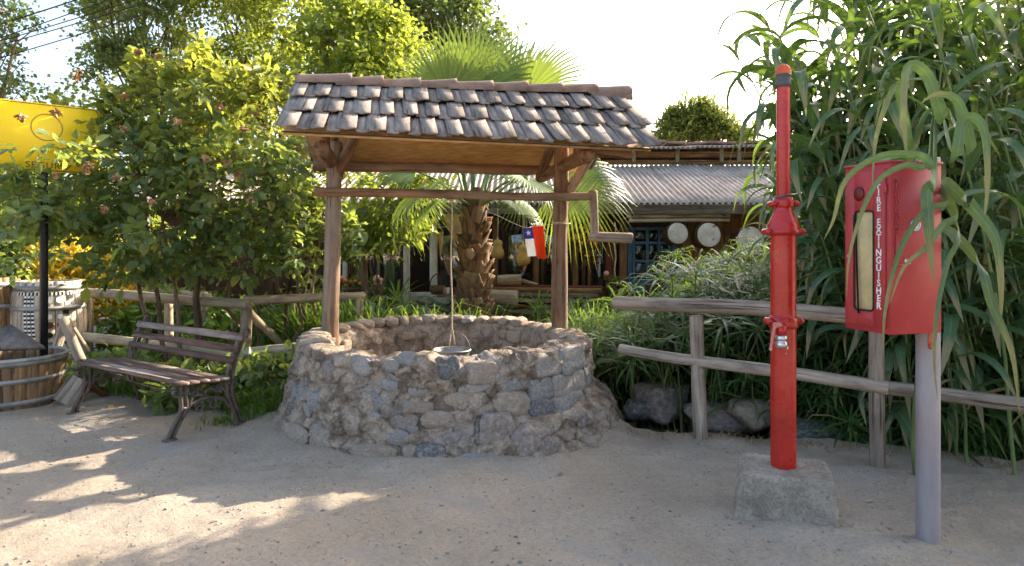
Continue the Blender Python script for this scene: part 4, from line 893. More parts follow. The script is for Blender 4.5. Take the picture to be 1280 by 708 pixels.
mb = MB(); lathe(mb, [(0, .006), (.008, .006), (.009, 0)], 14, fc(.038, .36, .013), frame(-bw)); mb.build('lock', MT['chrome'], door, True)
for z in (.12, Hh - .12):
    mb = MB(); p = fc(BDp - .018, z, .012); tube(mb, [p - ZZ * .025, p + ZZ * .025], .006, 8); mb.build('hinge', MT['redbox'], door, True)
mb = MB(); box(mb, cbx(BWd / 2, BDp / 2, BZ1 + .004), (BWd + .012, BDp + .012, .012), .003, cf); mb.build('lid', MT['redbox'], cab)
# hammer on its chain, gauge and sticker on the side facing the path
sf = lambda x, z, n=0.: BX + bw * x - bdv * n + ZZ * (BZ0 + z)
mb = MB(); mt = .045
for k in range(13):
    p = sf(.028 + .003 * math.sin(k * 1.7), Hh - .095 - k * .0185, .010); th = np.linspace(0, 2 * np.pi, 11); a = bw if k % 2 else -bdv
    tube(mb, [p + a * .007 * math.cos(t) + ZZ * .012 * math.sin(t) for t in th], .0028, 5, False)
mb.build('chain', MT['redbox'], cab, True)
mb = MB(); p = sf(.026, Hh - .44, .010); tube(mb, [p + ZZ * .11, p - ZZ * .035], .006, 8); tube(mb, [p - ZZ * .035 - bw * .02, p - ZZ * .035 + bw * .04], .005, 8); mb.build('hammer', MT['redbox'], cab, True)
mb = MB(); p = sf(.028, Hh - .085, .004); lathe(mb, [(0, .006), (.007, .006), (.008, 0)], 10, p, frame(-bdv)); mb.build('bolt', MT['iron'], cab, True)
mb = MB(); p = sf(.138, Hh - .29, .001); lathe(mb, [(.0, .006), (.022, .006), (.0225, .009), (.027, .009), (.028, 0)], 26, p, frame(-bdv)); gau = mb.build('gauge', MT['chrome'], cab, True)
mb = MB(); lathe(mb, [(0, .0), (.020, .0)], 20, p - bdv * .0072, frame(-bdv)); mb.build('gauge_face', MT['white'], gau)
mb = MB(); bar(mb, p - bdv * .008 - bw * .012, p - bdv * .008 + bw * .01 + ZZ * .006, .003, .001, .0003); mb.build('needle', MT['black'], gau)
mb = MB(); plate(mb, [(-.017, .012), (.012, .006), (.017, -.012), (-.006, -.010), (-.019, -.002)][::-1], sf(.098, Hh - .46, .001), bw, ZZ, -bdv, .0006); mb.build('torn_sticker', MT['white'], cab)

# ------------------------------------------------------------------ fallen leaves
def fallen(name, label, p, col, s=.05):
    V = np.array([(0, 0, 0), (.35, .28, .12), (.75, .25, .2), (1, 0, .1), (.75, -.25, .22), (.35, -.28, .1)]) * s; V = V @ rotz(rng.uniform(0, 6)).T
    o = MB().add(V + (p[0], p[1], gz(p[0], p[1]) + .004), [(0, 1, 2, 3), (0, 3, 4, 5)]).build(name, col, origin=(p[0], p[1], gz(p[0], p[1]))); return tag(o, label, 'leaf')
fallen('fallen_leaf', 'yellow fallen leaf on the dirt under the bench', gnd(134, 513), plain('yellow_dead_leaf', (.62, .32, .02), .6), .085)
fallen('fallen_leaf', 'small green leaf lying on dirt in front of the well', gnd(699, 590), plain('green_dead_leaf', (.16, .20, .06), .6), .055)
fallen('fallen_leaf', 'pale dry leaf on the dirt between concrete block and pipe post', gnd(1082, 630), plain('pale_dead_leaf', (.45, .38, .22), .6), .05)

for k, (px, py) in enumerate([(60, 560), (190, 575), (330, 545), (260, 660), (430, 640), (560, 655), (740, 600), (860, 590), (905, 690), (1060, 560), (1200, 640), (480, 590)]):
    o = fallen('fallen_leaf', 'small dry brown leaf lying on the open dirt', gnd(px + rng.uniform(-12, 12), py), MT['deadleaf'], rng.uniform(.02, .035)); o['group'] = 'dry leaves scattered on the dirt'

# rocks in the ditch
for i, (px, py, d, sx, sz, col, lb) in enumerate([(826, 500, 6.5, .26, .17, 'p', 'flat-topped grey rock in the ditch right of the well'), (800, 512, 6.35, .14, .10, 'd', 'small dark rock beside the flat-topped ditch rock'),
                                       (900, 520, 6.2, .30, .14, 'p', 'low grey rock behind the nearest fence post'), (940, 520, 6.0, .26, .16, 't', 'tan rock at the ditch edge behind the standpipe'), (1010, 545, 5.75, .3, .14, 'd', 'dark rock below the lower fence rail')]):
    o = stone(None, at(px, py, d), rotz(rng.uniform(0, 3)), (sx, .2, sz), col, i == 0, 'rock', i); tag(o, lb, 'rock')

# ------------------------------------------------------------------ leaves
def oval_leaves(mb, c, d, n, L, W, fold=.18, bend=.12):
    """c base points, d directions, n normals, L lengths: pointed oval leaves of two quads"""
    d = nrm(d); n = nrm(n - d * (n * d).sum(-1, keepdims=True)); s = np.cross(d, n); L = L[:, None]; W = W[:, None]
    b = c; r1 = c + d * L * .32 + s * W * .5 + n * W * fold; r2 = c + d * L * .70 + s * W * .40 + n * (W * fold - L * bend * .4); t = c + d * L - n * L * bend
    l1 = c + d * L * .32 - s * W * .5 + n * W * fold; l2 = c + d * L * .70 - s * W * .40 + n * (W * fold - L * bend * .4)
    V = np.stack([b, r1, r2, t, l2, l1], 1).reshape(-1, 3); i = (np.arange(len(c)) * 6)[:, None]
    mb.add(V, np.concatenate([i + [0, 1, 2, 3], i + [0, 3, 4, 5]]))
def rhomb_leaves(mb, c, d, n, L, W):
    d = nrm(d); n = nrm(n - d * (n * d).sum(-1, keepdims=True)); s = np.cross(d, n); L = L[:, None]; W = W[:, None]
    V = np.stack([c, c + d * L * .45 + s * W * .5 + n * W * .12, c + d * L, c + d * L * .45 - s * W * .5 + n * W * .12], 1).reshape(-1, 3); i = (np.arange(len(c)) * 4)[:, None]
    mb.add(V, np.concatenate([i + [0, 1, 2], i + [0, 2, 3]]))
def blob_points(blobs, n):
    """n random points, mostly near the skin of the blobs"""
    vol = np.array([b[1][0] * b[1][1] * b[1][2] for b in blobs]) ** .8; k = rng.choice(len(blobs), n, p=vol / vol.sum())
    C = np.array([b[0] for b in blobs])[k]; S = np.array([b[1] for b in blobs])[k]; u = nrm(rng.standard_normal((n, 3))); r = rng.uniform(.25, 1, n) ** .45
    return C + u * S * r[:, None], u, k
def twigs(mb, base, pts, r0, r1, wig=.1, seg=5, n=5):
    for p in pts:
        t = np.linspace(0, 1, seg + 1)[:, None]; w = rng.normal(0, wig, (seg + 1, 3)) * np.sin(t * np.pi)
        q = base + (p - base) * t + w + np.array([0, 0, 1]) * 0.12 * np.linalg.norm(p - base) * np.sin(t * np.pi) * .4
        tube(mb, q, np.linspace(r0, r1, seg + 1), n, False)
def tree(name, label, cat, base, blobs, nclump, nleaf, sig, L, W, lm, tr=.15, group=None, bark=None, fork=.35, shape='rhomb', nd=.25, limbs=14, droop=-.3):
    t = thing(name, label, cat, base, group); base = np.asarray(base, float); bark = bark or MT['bark']
    cen, u, k = blob_points(blobs, nclump); per = rng.multinomial(nleaf, rng.dirichlet(np.full(nclump, 2.2)))
    idx = np.repeat(np.arange(nclump), per); m = len(idx); sg = sig * rng.uniform(.6, 1.3, nclump)[idx]
    p = cen[idx] + rng.standard_normal((m, 3)) * sg[:, None] * (1, 1, .8)
    out = nrm(u[idx] + rng.standard_normal((m, 3)) * .7); d = nrm(out + rng.standard_normal((m, 3)) * .7 + (0, 0, droop)); nn = nrm(rng.standard_normal((m, 3)) + (0, 0, .9) + out * .3)
    ll = L * np.clip(rng.lognormal(-.05, .32, m), .4, 1.7); mb = MB()
    (oval_leaves if shape == 'oval' else rhomb_leaves)(mb, p, d, nn, ll, ll * W / L); cr = mb.build('crown', lm, t)
    top = np.mean([b[0] for b in blobs], 0); ft = base + (top - base) * fork; mb = MB()
    tube(mb, [base - (0, 0, .2), base + (ft - base) * .5 + rng.normal(0, .04, 3), ft], [tr * 1.25, tr, tr * .85], 10, False, .1)
    for b in blobs: twigs(mb, ft, [np.array(b[0])], tr * .6, tr * .15, tr * .6, 6, 6)
    for j in rng.choice(nclump, min(limbs, nclump), False):
        o = np.array(blobs[k[j]][0]); twigs(mb, ft + (o - ft) * rng.uniform(.4, 1), [cen[j]], tr * .22, tr * .05, tr * .3, 4, 4)
    mb.build('trunk', bark, t, True); return t
def pb(px, py, Y, rpx, rpy, ry): return (at(px, py, Y), (rpx * Y / F, ry, rpy * Y / F))

# the rose bush behind the fence: arching canes, leaf sprays, withered blooms
rb = thing('rose_bush', 'big rose bush with withered blooms spilling over the fence by the bench', 'bush', (-2.9, 7.7, gz(-2.9, 7.7)))
RB = [pb(260, 150, 7.6, 95, 75, .7), pb(175, 205, 7.3, 95, 75, .7), pb(300, 230, 7.3, 90, 80, .7), pb(95, 245, 6.9, 70, 42, .5), pb(200, 285, 7.2, 90, 60, .6), pb(355, 240, 7.5, 55, 80, .6),
      pb(240, 115, 7.9, 50, 45, .5), pb(310, 130, 7.9, 40, 50, .4), pb(375, 290, 7.6, 40, 60, .4), pb(52, 180, 5.6, 34, 12, .12), pb(86, 194, 5.75, 30, 14, .14), pb(35, 262, 6.6, 50, 34, .35), pb(145, 172, 7.3, 34, 28, .3), pb(30, 310, 7.1, 40, 30, .4), pb(290, 320, 7.2, 60, 30, .4), pb(150, 335, 7.1, 50, 22, .4)]
def rose():
    global RBP
    ns = 2200; cen, u, k = blob_points(RB, ns)
    keep = (fbm(cen * 2.4, 2, 71) > -.36); cen, u, k = cen[keep], u[keep], k[keep]
    # long arching shoots that break the outline
    sh = MB()
    for _ in range(46):
        b = int(rng.choice([0, 1, 2, 3, 4, 5, 6, 7, 8, 12])); d0 = nrm(rng.standard_normal(3) * (1, .8, .6) + (0, -.2, .5)); st = np.array(RB[b][0]) + d0 * np.array(RB[b][1]) * .8; L_ = rng.uniform(.3, .65); t_ = np.linspace(0, 1, 8)[:, None]
        q_ = st + d0 * L_ * t_ - ZZ * L_ * .45 * t_ ** 2; tube(sh, q_, np.linspace(.006, .0025, 8), 4, False)
        cen = np.concatenate([cen, q_[2:], q_[3:] + rng.normal(0, .03, (5, 3))]); u = np.concatenate([u, nrm(rng.standard_normal((11, 3)) + d0)]); k = np.concatenate([k, np.full(11, b)])
    kind(sh.build('shoot', MT['bark'], rb), 'stuff'); ns = len(cen)
    # sprays of five leaflets
    ax = nrm(u * .8 + rng.standard_normal((ns, 3)) * .6 + (0, -.25, -.15)); sd_ = nrm(np.cross(ax, rng.standard_normal((ns, 3)) * .4 + (0, 0, 1))); nm = np.cross(sd_, ax); nm = np.where(nm[:, 2:] < 0, -nm, nm)
    C, D, Nn, LL = [], [], [], []
    for a, s, f in ((.10, 0, 1.), (.065, 1, .9), (.065, -1, .9), (.025, 1, .78), (.025, -1, .78)):
        C.append(cen + ax * a + sd_ * s * .008); D.append(nrm(ax * (1. if s == 0 else .45) + sd_ * s + rng.standard_normal((ns, 3)) * .22 + (0, 0, -.15))); Nn.append(nm + rng.standard_normal((ns, 3)) * .35); LL.append(.108 * f * np.clip(rng.lognormal(-.05, .3, ns), .45, 1.6))
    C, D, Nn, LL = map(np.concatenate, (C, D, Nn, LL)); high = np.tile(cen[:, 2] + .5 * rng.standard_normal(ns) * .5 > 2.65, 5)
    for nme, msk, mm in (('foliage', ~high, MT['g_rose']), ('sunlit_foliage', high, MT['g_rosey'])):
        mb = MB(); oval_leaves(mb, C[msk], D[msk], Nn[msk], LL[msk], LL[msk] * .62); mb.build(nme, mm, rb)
    for px, py, Y, r in [(252, 385, 7.7, .05), (300, 372, 7.9, .035), (355, 405, 8.0, .03), (375, 400, 8.1, .035), (390, 395, 8.1, .03), (235, 380, 7.5, .03), (182, 360, 7.6, .028), (330, 400, 7.9, .02), (368, 408, 7.8, .025), (210, 372, 7.5, .03)]:
        base = at(px, py, Y); base[2] = gz(base[0], base[1]) - .05; tp = at(px + rng.uniform(-45, 25), 230 + rng.uniform(-40, 40), Y - .2); mb = MB()
        t = np.linspace(0, 1, 9)[:, None]; q = base + (tp - base) * t + rng.normal(0, .05, (9, 3)) * np.sin(t * np.pi); tube(mb, q, np.linspace(r, r * .4, 9), 8, False, .25, 5); j = rng.choice(ns, 16, False)
        j = j[np.argsort(np.linalg.norm(cen[j] - tp, axis=1))][:9]; twigs(mb, q[-2], cen[j], r * .35, .004, .05, 5, 4); mb.build('stem', MT['bark'], rb, True)
    mb = MB(); j = rng.choice(ns, 260, False)
    for i in j: twigs(mb, np.array(RB[k[i]][0]) * .5 + cen[i] * .5, [cen[i] + u[i] * .06], .006, .003, .03, 3, 3)
    kind(mb.build('twig', MT['bark'], rb), 'stuff')
    v, f = ICO[2]
    for px, py, Y in [(256, 122, 7.0), (275, 133, 6.95), (305, 160, 6.8), (222, 152, 6.7), (312, 250, 6.6), (258, 200, 6.6), (95, 97, 6.5), (98, 90, 7.0), (70, 141, 5.9), (27, 146, 5.85), (156, 120, 6.8), (198, 70, 7.4), (173, 66, 7.4), (146, 222, 6.4), (68, 218, 6.1), (108, 213, 6.2), (246, 58, 7.6), (232, 78, 7.4), (112, 205, 6.3), (155, 160, 6.6), (285, 205, 6.7), (190, 252, 6.5), (320, 140, 7.2), (130, 262, 6.5), (298, 218, 6.6)]:
        mb = MB(); n = 26; a = nrm(rng.standard_normal((n, 3))); c = at(px, py, Y); oval_leaves(mb, c - a * .008 + rng.normal(0, .008, (n, 3)), a + rng.standard_normal((n, 3)) * .5 + (0, 0, -.5), rng.standard_normal((n, 3)), rng.uniform(.025, .055, n), rng.uniform(.025, .04, n), .3, .4); mb.build('withered_bloom', MT['deadleaf'], rb)
rose()

# trees behind
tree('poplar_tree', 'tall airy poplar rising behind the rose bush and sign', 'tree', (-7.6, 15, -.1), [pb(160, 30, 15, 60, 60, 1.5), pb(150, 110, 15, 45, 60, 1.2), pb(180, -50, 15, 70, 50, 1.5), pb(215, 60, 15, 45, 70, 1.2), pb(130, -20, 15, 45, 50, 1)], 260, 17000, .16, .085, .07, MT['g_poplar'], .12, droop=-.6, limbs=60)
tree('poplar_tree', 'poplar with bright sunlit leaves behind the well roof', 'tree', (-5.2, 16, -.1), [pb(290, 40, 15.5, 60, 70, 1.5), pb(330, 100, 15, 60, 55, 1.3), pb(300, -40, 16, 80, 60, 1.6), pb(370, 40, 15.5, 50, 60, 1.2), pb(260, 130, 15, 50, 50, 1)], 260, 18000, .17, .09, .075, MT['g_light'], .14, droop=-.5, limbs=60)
tree('leafy_tree', 'bushy light green tree between poplars and palm', 'tree', (-3.2, 14, -.1), [pb(430, 60, 14, 60, 60, 1.2), pb(470, 100, 13.5, 45, 50, 1), pb(400, 120, 13.5, 60, 40, 1), pb(450, 20, 14.5, 45, 35, .9), pb(500, 60, 14, 28, 45, .8)], 200, 12000, .17, .11, .085, MT['g_light'], .12, droop=-.4, limbs=40)
tree('dark_tree', 'dark round-crowned tree far behind the palm', 'tree', (-3.6, 28, -.1), [pb(530, 10, 27, 70, 40, 2.2), pb(580, 40, 27, 50, 38, 1.8), pb(480, 20, 27, 60, 40, 2), pb(615, 62, 27, 28, 26, 1.2), pb(440, -5, 27, 60, 40, 2)], 320, 15000, .34, .20, .15, MT['g_dark'], .3, limbs=40)
tree('small_leaved_tree', 'slender tree with tiny leaves hanging over the yellow sign', 'tree', (-10.5, 12.5, -.1), [pb(0, 10, 12, 40, 22, .8), pb(5, 108, 12, 28, 18, .6), pb(35, 118, 12, 36, 12, .6), pb(78, 126, 12, 24, 12, .4), pb(-40, 60, 12, 50, 80, 1), pb(22, 45, 12, 12, 22, .4)], 110, 2600, .11, .075, .06, MT['g_dark'], .10, limbs=40)
tree('pine_tree', 'distant pine rising over the corrugated roofs', 'tree', (9.6, 36, -.1), [*[pb(868 + a, 178 - h * .5, 36, 9 + h * .10, h * .5, .8) for a, h in ((-44, 14), (-36, 26), (-27, 38), (-16, 44), (-6, 56), (4, 60), (14, 50), (22, 42), (30, 34), (38, 30), (47, 20), (58, 14), (66, 17))]], 330, 9000, .24, .30, .10, MT['g_pine'], .3, limbs=30, droop=.5)
tree('broadleaf_hedge', 'tall green hedge far behind the barrels', 'hedge', (-11, 17, -.1), [pb(40, 260, 16, 90, 60, 1.2), pb(150, 270, 16, 80, 70, 1.2), pb(250, 250, 16, 90, 80, 1.4), pb(-60, 250, 16, 80, 80, 1.4), pb(340, 260, 15.5, 70, 70, 1.2)], 260, 17000, .26, .16, .12, MT['g_light'], .12, limbs=30)
tree('yellow_shrub', 'bright yellow shrub glowing behind the barrels', 'shrub', (*gnd(105, 430)[:2], -.05), [pb(95, 345, 9.3, 40, 32, .4), pb(135, 365, 9.3, 26, 34, .3), pb(70, 328, 9.5, 34, 22, .3), pb(150, 330, 9.5, 26, 22, .3), pb(180, 375, 9.4, 24, 18, .3)], 130, 5600, .11, .075, .045, MT['g_yellow'], .04, limbs=30)
tree('green_shrub', 'leafy green shrub behind the far log fence', 'shrub', (-4.6, 9.6, -.05), [pb(230, 400, 9.2, 70, 34, .5), pb(180, 420, 9.0, 50, 24, .4), pb(320, 420, 8.8, 70, 30, .5), pb(390, 400, 9.0, 50, 30, .5), pb(20, 330, 9.8, 50, 34, .5)], 220, 9000, .12, .12, .05, MT['g_grass'], .03, limbs=30)
tree('citrus_shrub', 'glossy yellow-green shrub hanging behind the left well post', 'shrub', (-1.9, 9.4, -.05), [pb(470, 265, 9.2, 40, 28, .35), pb(500, 285, 9.2, 32, 26, .3), pb(440, 230, 9.2, 30, 26, .35), pb(520, 235, 9.4, 40, 16, .3), pb(455, 300, 9.2, 20, 22, .3)], 90, 1250, .11, .13, .055, MT['g_light'], .02, shape='oval', limbs=30, droop=-.7)

tree('shade_tree', 'dense dark tree standing behind the canes', 'tree', (7.0, 9.4, -.1), [((7.3, 8.9, 4.0), (1.7, 1.7, 1.5)), ((6.5, 8.4, 3.0), (1.2, 1.3, 1.2)), ((8.3, 8.6, 4.2), (1.7, 1.8, 1.8)), ((9.0, 7.2, 4.2), (1.6, 1.6, 1.6)), ((7.6, 8.2, 2.6), (1.8, 1.4, 1.3)), ((6.4, 10.2, 2.4), (1.2, 1.2, 1.2)), ((9.2, 8.4, 3.5), (1.6, 1.6, 2.2))], 460, 21000, .24, .17, .10, MT['g_dark'], .16, limbs=40)
tree('green_hedge', 'tall leafy hedge closing the view behind the canes', 'hedge', (6.0, 12.6, -.1), [((5.4, 12.2, 1.2), (1.2, .6, 1.2)), ((7, 12.4, 1.4), (1.4, .7, 1.5)), ((8.6, 12.2, 1.6), (1.4, .7, 1.7)), ((10.2, 12, 1.7), (1.4, .7, 1.8)), ((12, 11.5, 1.7), (1.4, .7, 1.8))], 300, 13000, .22, .16, .10, MT['g_poplar'], .08, limbs=30)
tree('low_foliage', 'low dark leafy plants under the fence behind the bench', 'plant', (*gnd(250, 490)[:2], 0), [pb(215, 468, 6.9, 50, 16, .3), pb(290, 470, 6.5, 40, 18, .25), pb(150, 462, 7.2, 40, 16, .3), pb(330, 470, 6.6, 30, 24, .3), pb(240, 490, 6.3, 40, 12, .2), pb(360, 460, 6.9, 24, 20, .3)], 170, 3600, .07, .10, .045, MT['g_rose'], .015, shape='oval', limbs=20)

# ------------------------------------------------------------------ fan palm
def palm():
    B = np.array([-.50, 9.0, gz(-.5, 9.0)]); t = thing('fan_palm', 'fan palm with stubby trunk of old leaf bases behind the well', 'palm', B)
    ztop = 2.05; prof = [(-.1, .18), (.3, .20), (.8, .205), (1.3, .18), (1.7, .15), (2.05, .12), (2.2, .08)]
    rr = lambda z: np.interp(z, [a for a, _ in prof], [b for _, b in prof])
    mb = MB(); lathe(mb, [(r, z) for z, r in prof], 24, (B[0], B[1], 0)); core = mb.build('trunk', MT['palmcore'], t, True)
    # leaf base: a broad scale curving out, cut square at the tip
    def boot(w, L, k):
        V = []; G = []; n = 7; m = 6
        for i in range(m):
            s = i / (m - 1); ww = w * (1 - .55 * s ** .8); cz = L * s; cx = .02 + .10 * L * s + .20 * L * s * s
            for j in range(n):
                q = j / (n - 1) * 2 - 1; V.append((cx - .35 * ww * q * q * (1 - .4 * s), q * ww, cz - .04 * abs(q) * (1 - s))); G.append((q * ww, 0, cz))
        V = np.array(V); V = V + .008 * fbm(V * 12 + k, 2)[:, None]; V2 = V - (.022, 0, .008); q = [(i * n + j, i * n + j + 1, (i + 1) * n + j + 1, (i + 1) * n + j) for i in range(m - 1) for j in range(n - 1)]
        h = n * m; f = q + [tuple(reversed([x + h for x in r])) for r in q] + [((m - 1) * n + j, (m - 1) * n + j + 1, h + (m - 1) * n + j + 1, h + (m - 1) * n + j) for j in range(n - 1)]
        for i in range(m - 1): f += [(i * n, (i + 1) * n, h + (i + 1) * n, h + i * n), (i * n + n - 1, h + i * n + n - 1, h + (i + 1) * n + n - 1, (i + 1) * n + n - 1)]
        me = MB().add(np.concatenate([V, V2]), f, np.concatenate([G, G])).mesh('leaf_base', smooth=True); me.materials.append(MT['palmboot']); return me
    boots = [boot(.17, .22, 1), boot(.155, .25, 4), boot(.19, .20, 7), boot(.145, .26, 9)]
    k = 0; z = -.02
    while z < 2.02:
        nr = 7 if z < 1.4 else 5
        for j in range(nr):
            a = 2 * np.pi * (j + .5 * (k % 2)) / nr + rng.normal(0, .07); r = rr(z) - .035; ti = rng.normal(.06, .09); sc = rng.uniform(.85, 1.15) * (1 if z < 1.4 else .9)
            M = rotz(a) @ np.array(Matrix.Rotation(ti, 3, 'Y')) @ np.array(Matrix.Rotation(rng.normal(0, .12), 3, 'X'))
            place('leaf_base', boots[int(rng.integers(4))], None, core, (B[0] + r * math.cos(a), B[1] + r * math.sin(a), z + rng.normal(0, .02)), M, (sc, sc, sc * (1 if z < 1.5 else 1.25)))
        z += .122; k += 1
    def fan(nseg, rad, spread, cup, droop):
        """blade only, hinged at the origin, opening along +x"""
        mb = MB()
        for i in range(nseg):
            a = (i / (nseg - 1) - .5) * spread; L = rad * (1 - .28 * (abs(a) / (spread / 2)) ** 2) * rng.uniform(.93, 1.05); dv = np.array([math.cos(a), math.sin(a), 0]); sv = np.array([-dv[1], dv[0], 0]); V = []
            for s in np.linspace(0.02, 1, 9):
                w = (spread / nseg * L * s * .53) if s < .48 else (spread / nseg * L * .48 * .53) * (1 - ((s - .48) / .52) ** 1.15) + .0015
                zc = cup * L * s * (1 - .4 * s) - droop * L * max(0, s - .45) ** 2 * (1.6 + .8 * rng.random() * (s > .7)); x = L * s
                p = dv * x + ZZ * zc; V += [p - sv * w, p + ZZ * (-.35 * w), p + sv * w]
            f = [(r * 3 + c, r * 3 + c + 1, r * 3 + c + 4, r * 3 + c + 3) for r in range(8) for c in (0, 1)]; mb.add(V, f)
            if rng.random() < .7:     # loose thread at the tip
                e = V[-2]; tube(mb, [e, e + dv * .05 + ZZ * .0, e + dv * .07 - ZZ * .05 + sv * rng.normal(0, .02)], .0018, 3, False)
        me = mb.mesh('blade'); me.materials.append(MT['g_palm']); return me
    fans = [fan(46, 1.02, R(215), .10, .55), fan(40, .95, R(190), .16, .35), fan(50, 1.08, R(235), .04, .9)]
    top = np.array([B[0], B[1], 2.0])
    def frond(tip, xdir, ndir, fi, sc=1.):
        tip = np.asarray(tip, float); x = nrm(xdir); n = np.asarray(ndir, float); n = nrm(n - x * (n @ x)); y = np.cross(n, x); mb = MB()
        o = top + nrm(np.array([tip[0] - top[0], tip[1] - top[1], 0]) + 1e-6) * .10; mid = (o + tip) / 2 + ZZ * .10 * np.linalg.norm(tip - o) * (1 if tip[2] < 3 else .2)
        tube(mb, spline([o, mid, tip, tip + x * .12], 6), np.linspace(.028, .011, 19), 6, False, flat=(.6, 1.2)); pt = mb.build('frond', MT['stemgreen'], t, True)
        place('blade', fans[fi], None, pt, tip, np.stack([x, y, n], 1), (sc, sc, sc))
    P = lambda px, py, Y: at(px, py, Y)
    # upright fans over the roof, seen against the sky
    frond(P(590, 118, 8.8), (.06, .1, 1), (0, -1, .1), 0, 1.12); frond(P(632, 128, 9.1), (.42, .1, 1), (.2, -1, .2), 1, 1.05); frond(P(655, 122, 8.9), (.95, -.1, .75), (-.3, -.9, .4), 1, 1.08); frond(P(560, 122, 8.6), (.25, -.1, 1), (.1, -1, .1), 1, .95)
    frond(P(548, 130, 9.2), (-.2, .3, .9), (.3, -.9, .3), 1, .9)
    # side fans
    frond(P(702, 232, 8.6), (1, -.15, -.12), (-.05, -.85, .55), 2, .92); frond(P(655, 222, 8.4), (.5, -.8, -.5), (.1, .2, 1), 0, .78); frond(P(690, 212, 9.4), (.9, .3, .25), (0, -.8, .6), 1, .8)
    frond(P(530, 235, 8.6), (-.8, -.2, -.75), (-.5, -.3, .8), 2, .80); frond(P(520, 215, 9.0), (-1, .1, .05), (0, -.6, .8), 1, .8); frond(P(545, 252, 8.2), (-.5, -.8, -.8), (-.2, .3, .9), 0, .62)
    frond(P(620, 200, 9.8), (.4, 1, .3), (0, -.4, .9), 1, .9); frond(P(560, 200, 9.8), (-.4, 1, .3), (0, -.4, .9), 1, .9); frond(P(640, 250, 8.5), (.75, -.45, -.75), (.4, -.2, .9), 0, .66)
palm()

# ------------------------------------------------------------------ giant cane on the right
def cane_leaf(L, W, phi0, drop, tw, m_=None):
    V = []; G = []; m = 13; x = z = 0.; y = 0.
    for i in range(m):
        s = i / (m - 1); w = W * .5 * (min(1, .25 + s * 5)) * (1 - s ** 2.4) + .0008; ph = phi0 - (phi0 + drop) * min(1, s * 1.25) ** 1.5
        if i: x += math.cos(ph) * L / (m - 1); z += math.sin(ph) * L / (m - 1); y += tw * s * L / (m - 1)
        nx, nz = -math.sin(ph), math.cos(ph); V += [(x + nx * w * .35, y - w, z + nz * w * .35), (x, y, z), (x + nx * w * .35, y + w, z + nz * w * .35)]; G += [(-1, s, 0), (0, s, 0), (1, s, 0)]
    f = [(r * 3 + c, r * 3 + c + 1, r * 3 + c + 4, r * 3 + c + 3) for r in range(m - 1) for c in (0, 1)]
    me = MB().add(V, f, G).mesh('leaf', smooth=True); me.materials.append(m_ or MT['g_cane']); return me
CL = [cane_leaf(*a) for a in ((.72, .088, 1.0, 1.35, .1), (.80, .095, .85, 1.25, -.15), (.64, .080, 1.1, .9, .05), (.76, .09, .7, 1.45, .2), (.60, .072, 1.0, .4, -.1), (.84, .10, .95, 1.5, 0), (.68, .082, .5, 1.2, .12))]
CD = [cane_leaf(.62, .05, .3, 1.5, .2, MT['drycane']), cane_leaf(.5, .04, -.2, 1.5, -.2, MT['drycane'])]
CG = 'giant canes crowding behind the extinguisher cabinet'
def cane(x, y, H, lean, az, nl, z0=.35, label='tall arching green cane with long drooping leaves'):
    b = np.array([x, y, gz(x, y) - .05]); t = thing('giant_cane', label, 'cane', b, CG); s = np.linspace(0, 1, 12)
    d = np.array([math.cos(az), math.sin(az), 0]); P = b + s[:, None] * H * ZZ + (d * H * math.tan(lean)) * (s[:, None] ** 1.5) - ZZ * (s[:, None] ** 3) * H * .08
    P = P + rng.normal(0, .008, P.shape); mb = MB(); r0 = rng.uniform(.011, .016); tube(mb, P, np.linspace(r0, .004, 12), 7, False); mb.build('stem', MT['stemgreen'], t, True)
    a0 = rng.uniform(0, 6.28)
    for k in range(nl):
        u = z0 + (1 - z0) * (k + .5) / nl; p = np.array([np.interp(u, s, P[:, c]) for c in range(3)]); a = a0 + (k % 2) * math.pi + rng.normal(0, .75) + k * .25
        sc = rng.uniform(.75, 1.2) * (1 if u < .85 else .8); tn = np.array(Matrix.Rotation(rng.normal(0, .25), 3, 'X'))
        place('leaf', CD[k % 2] if (u < .45 and rng.random() < .16) else CL[int(rng.integers(len(CL)))], None, t, p, rotz(a) @ tn, (sc, sc, sc))
    return t, P
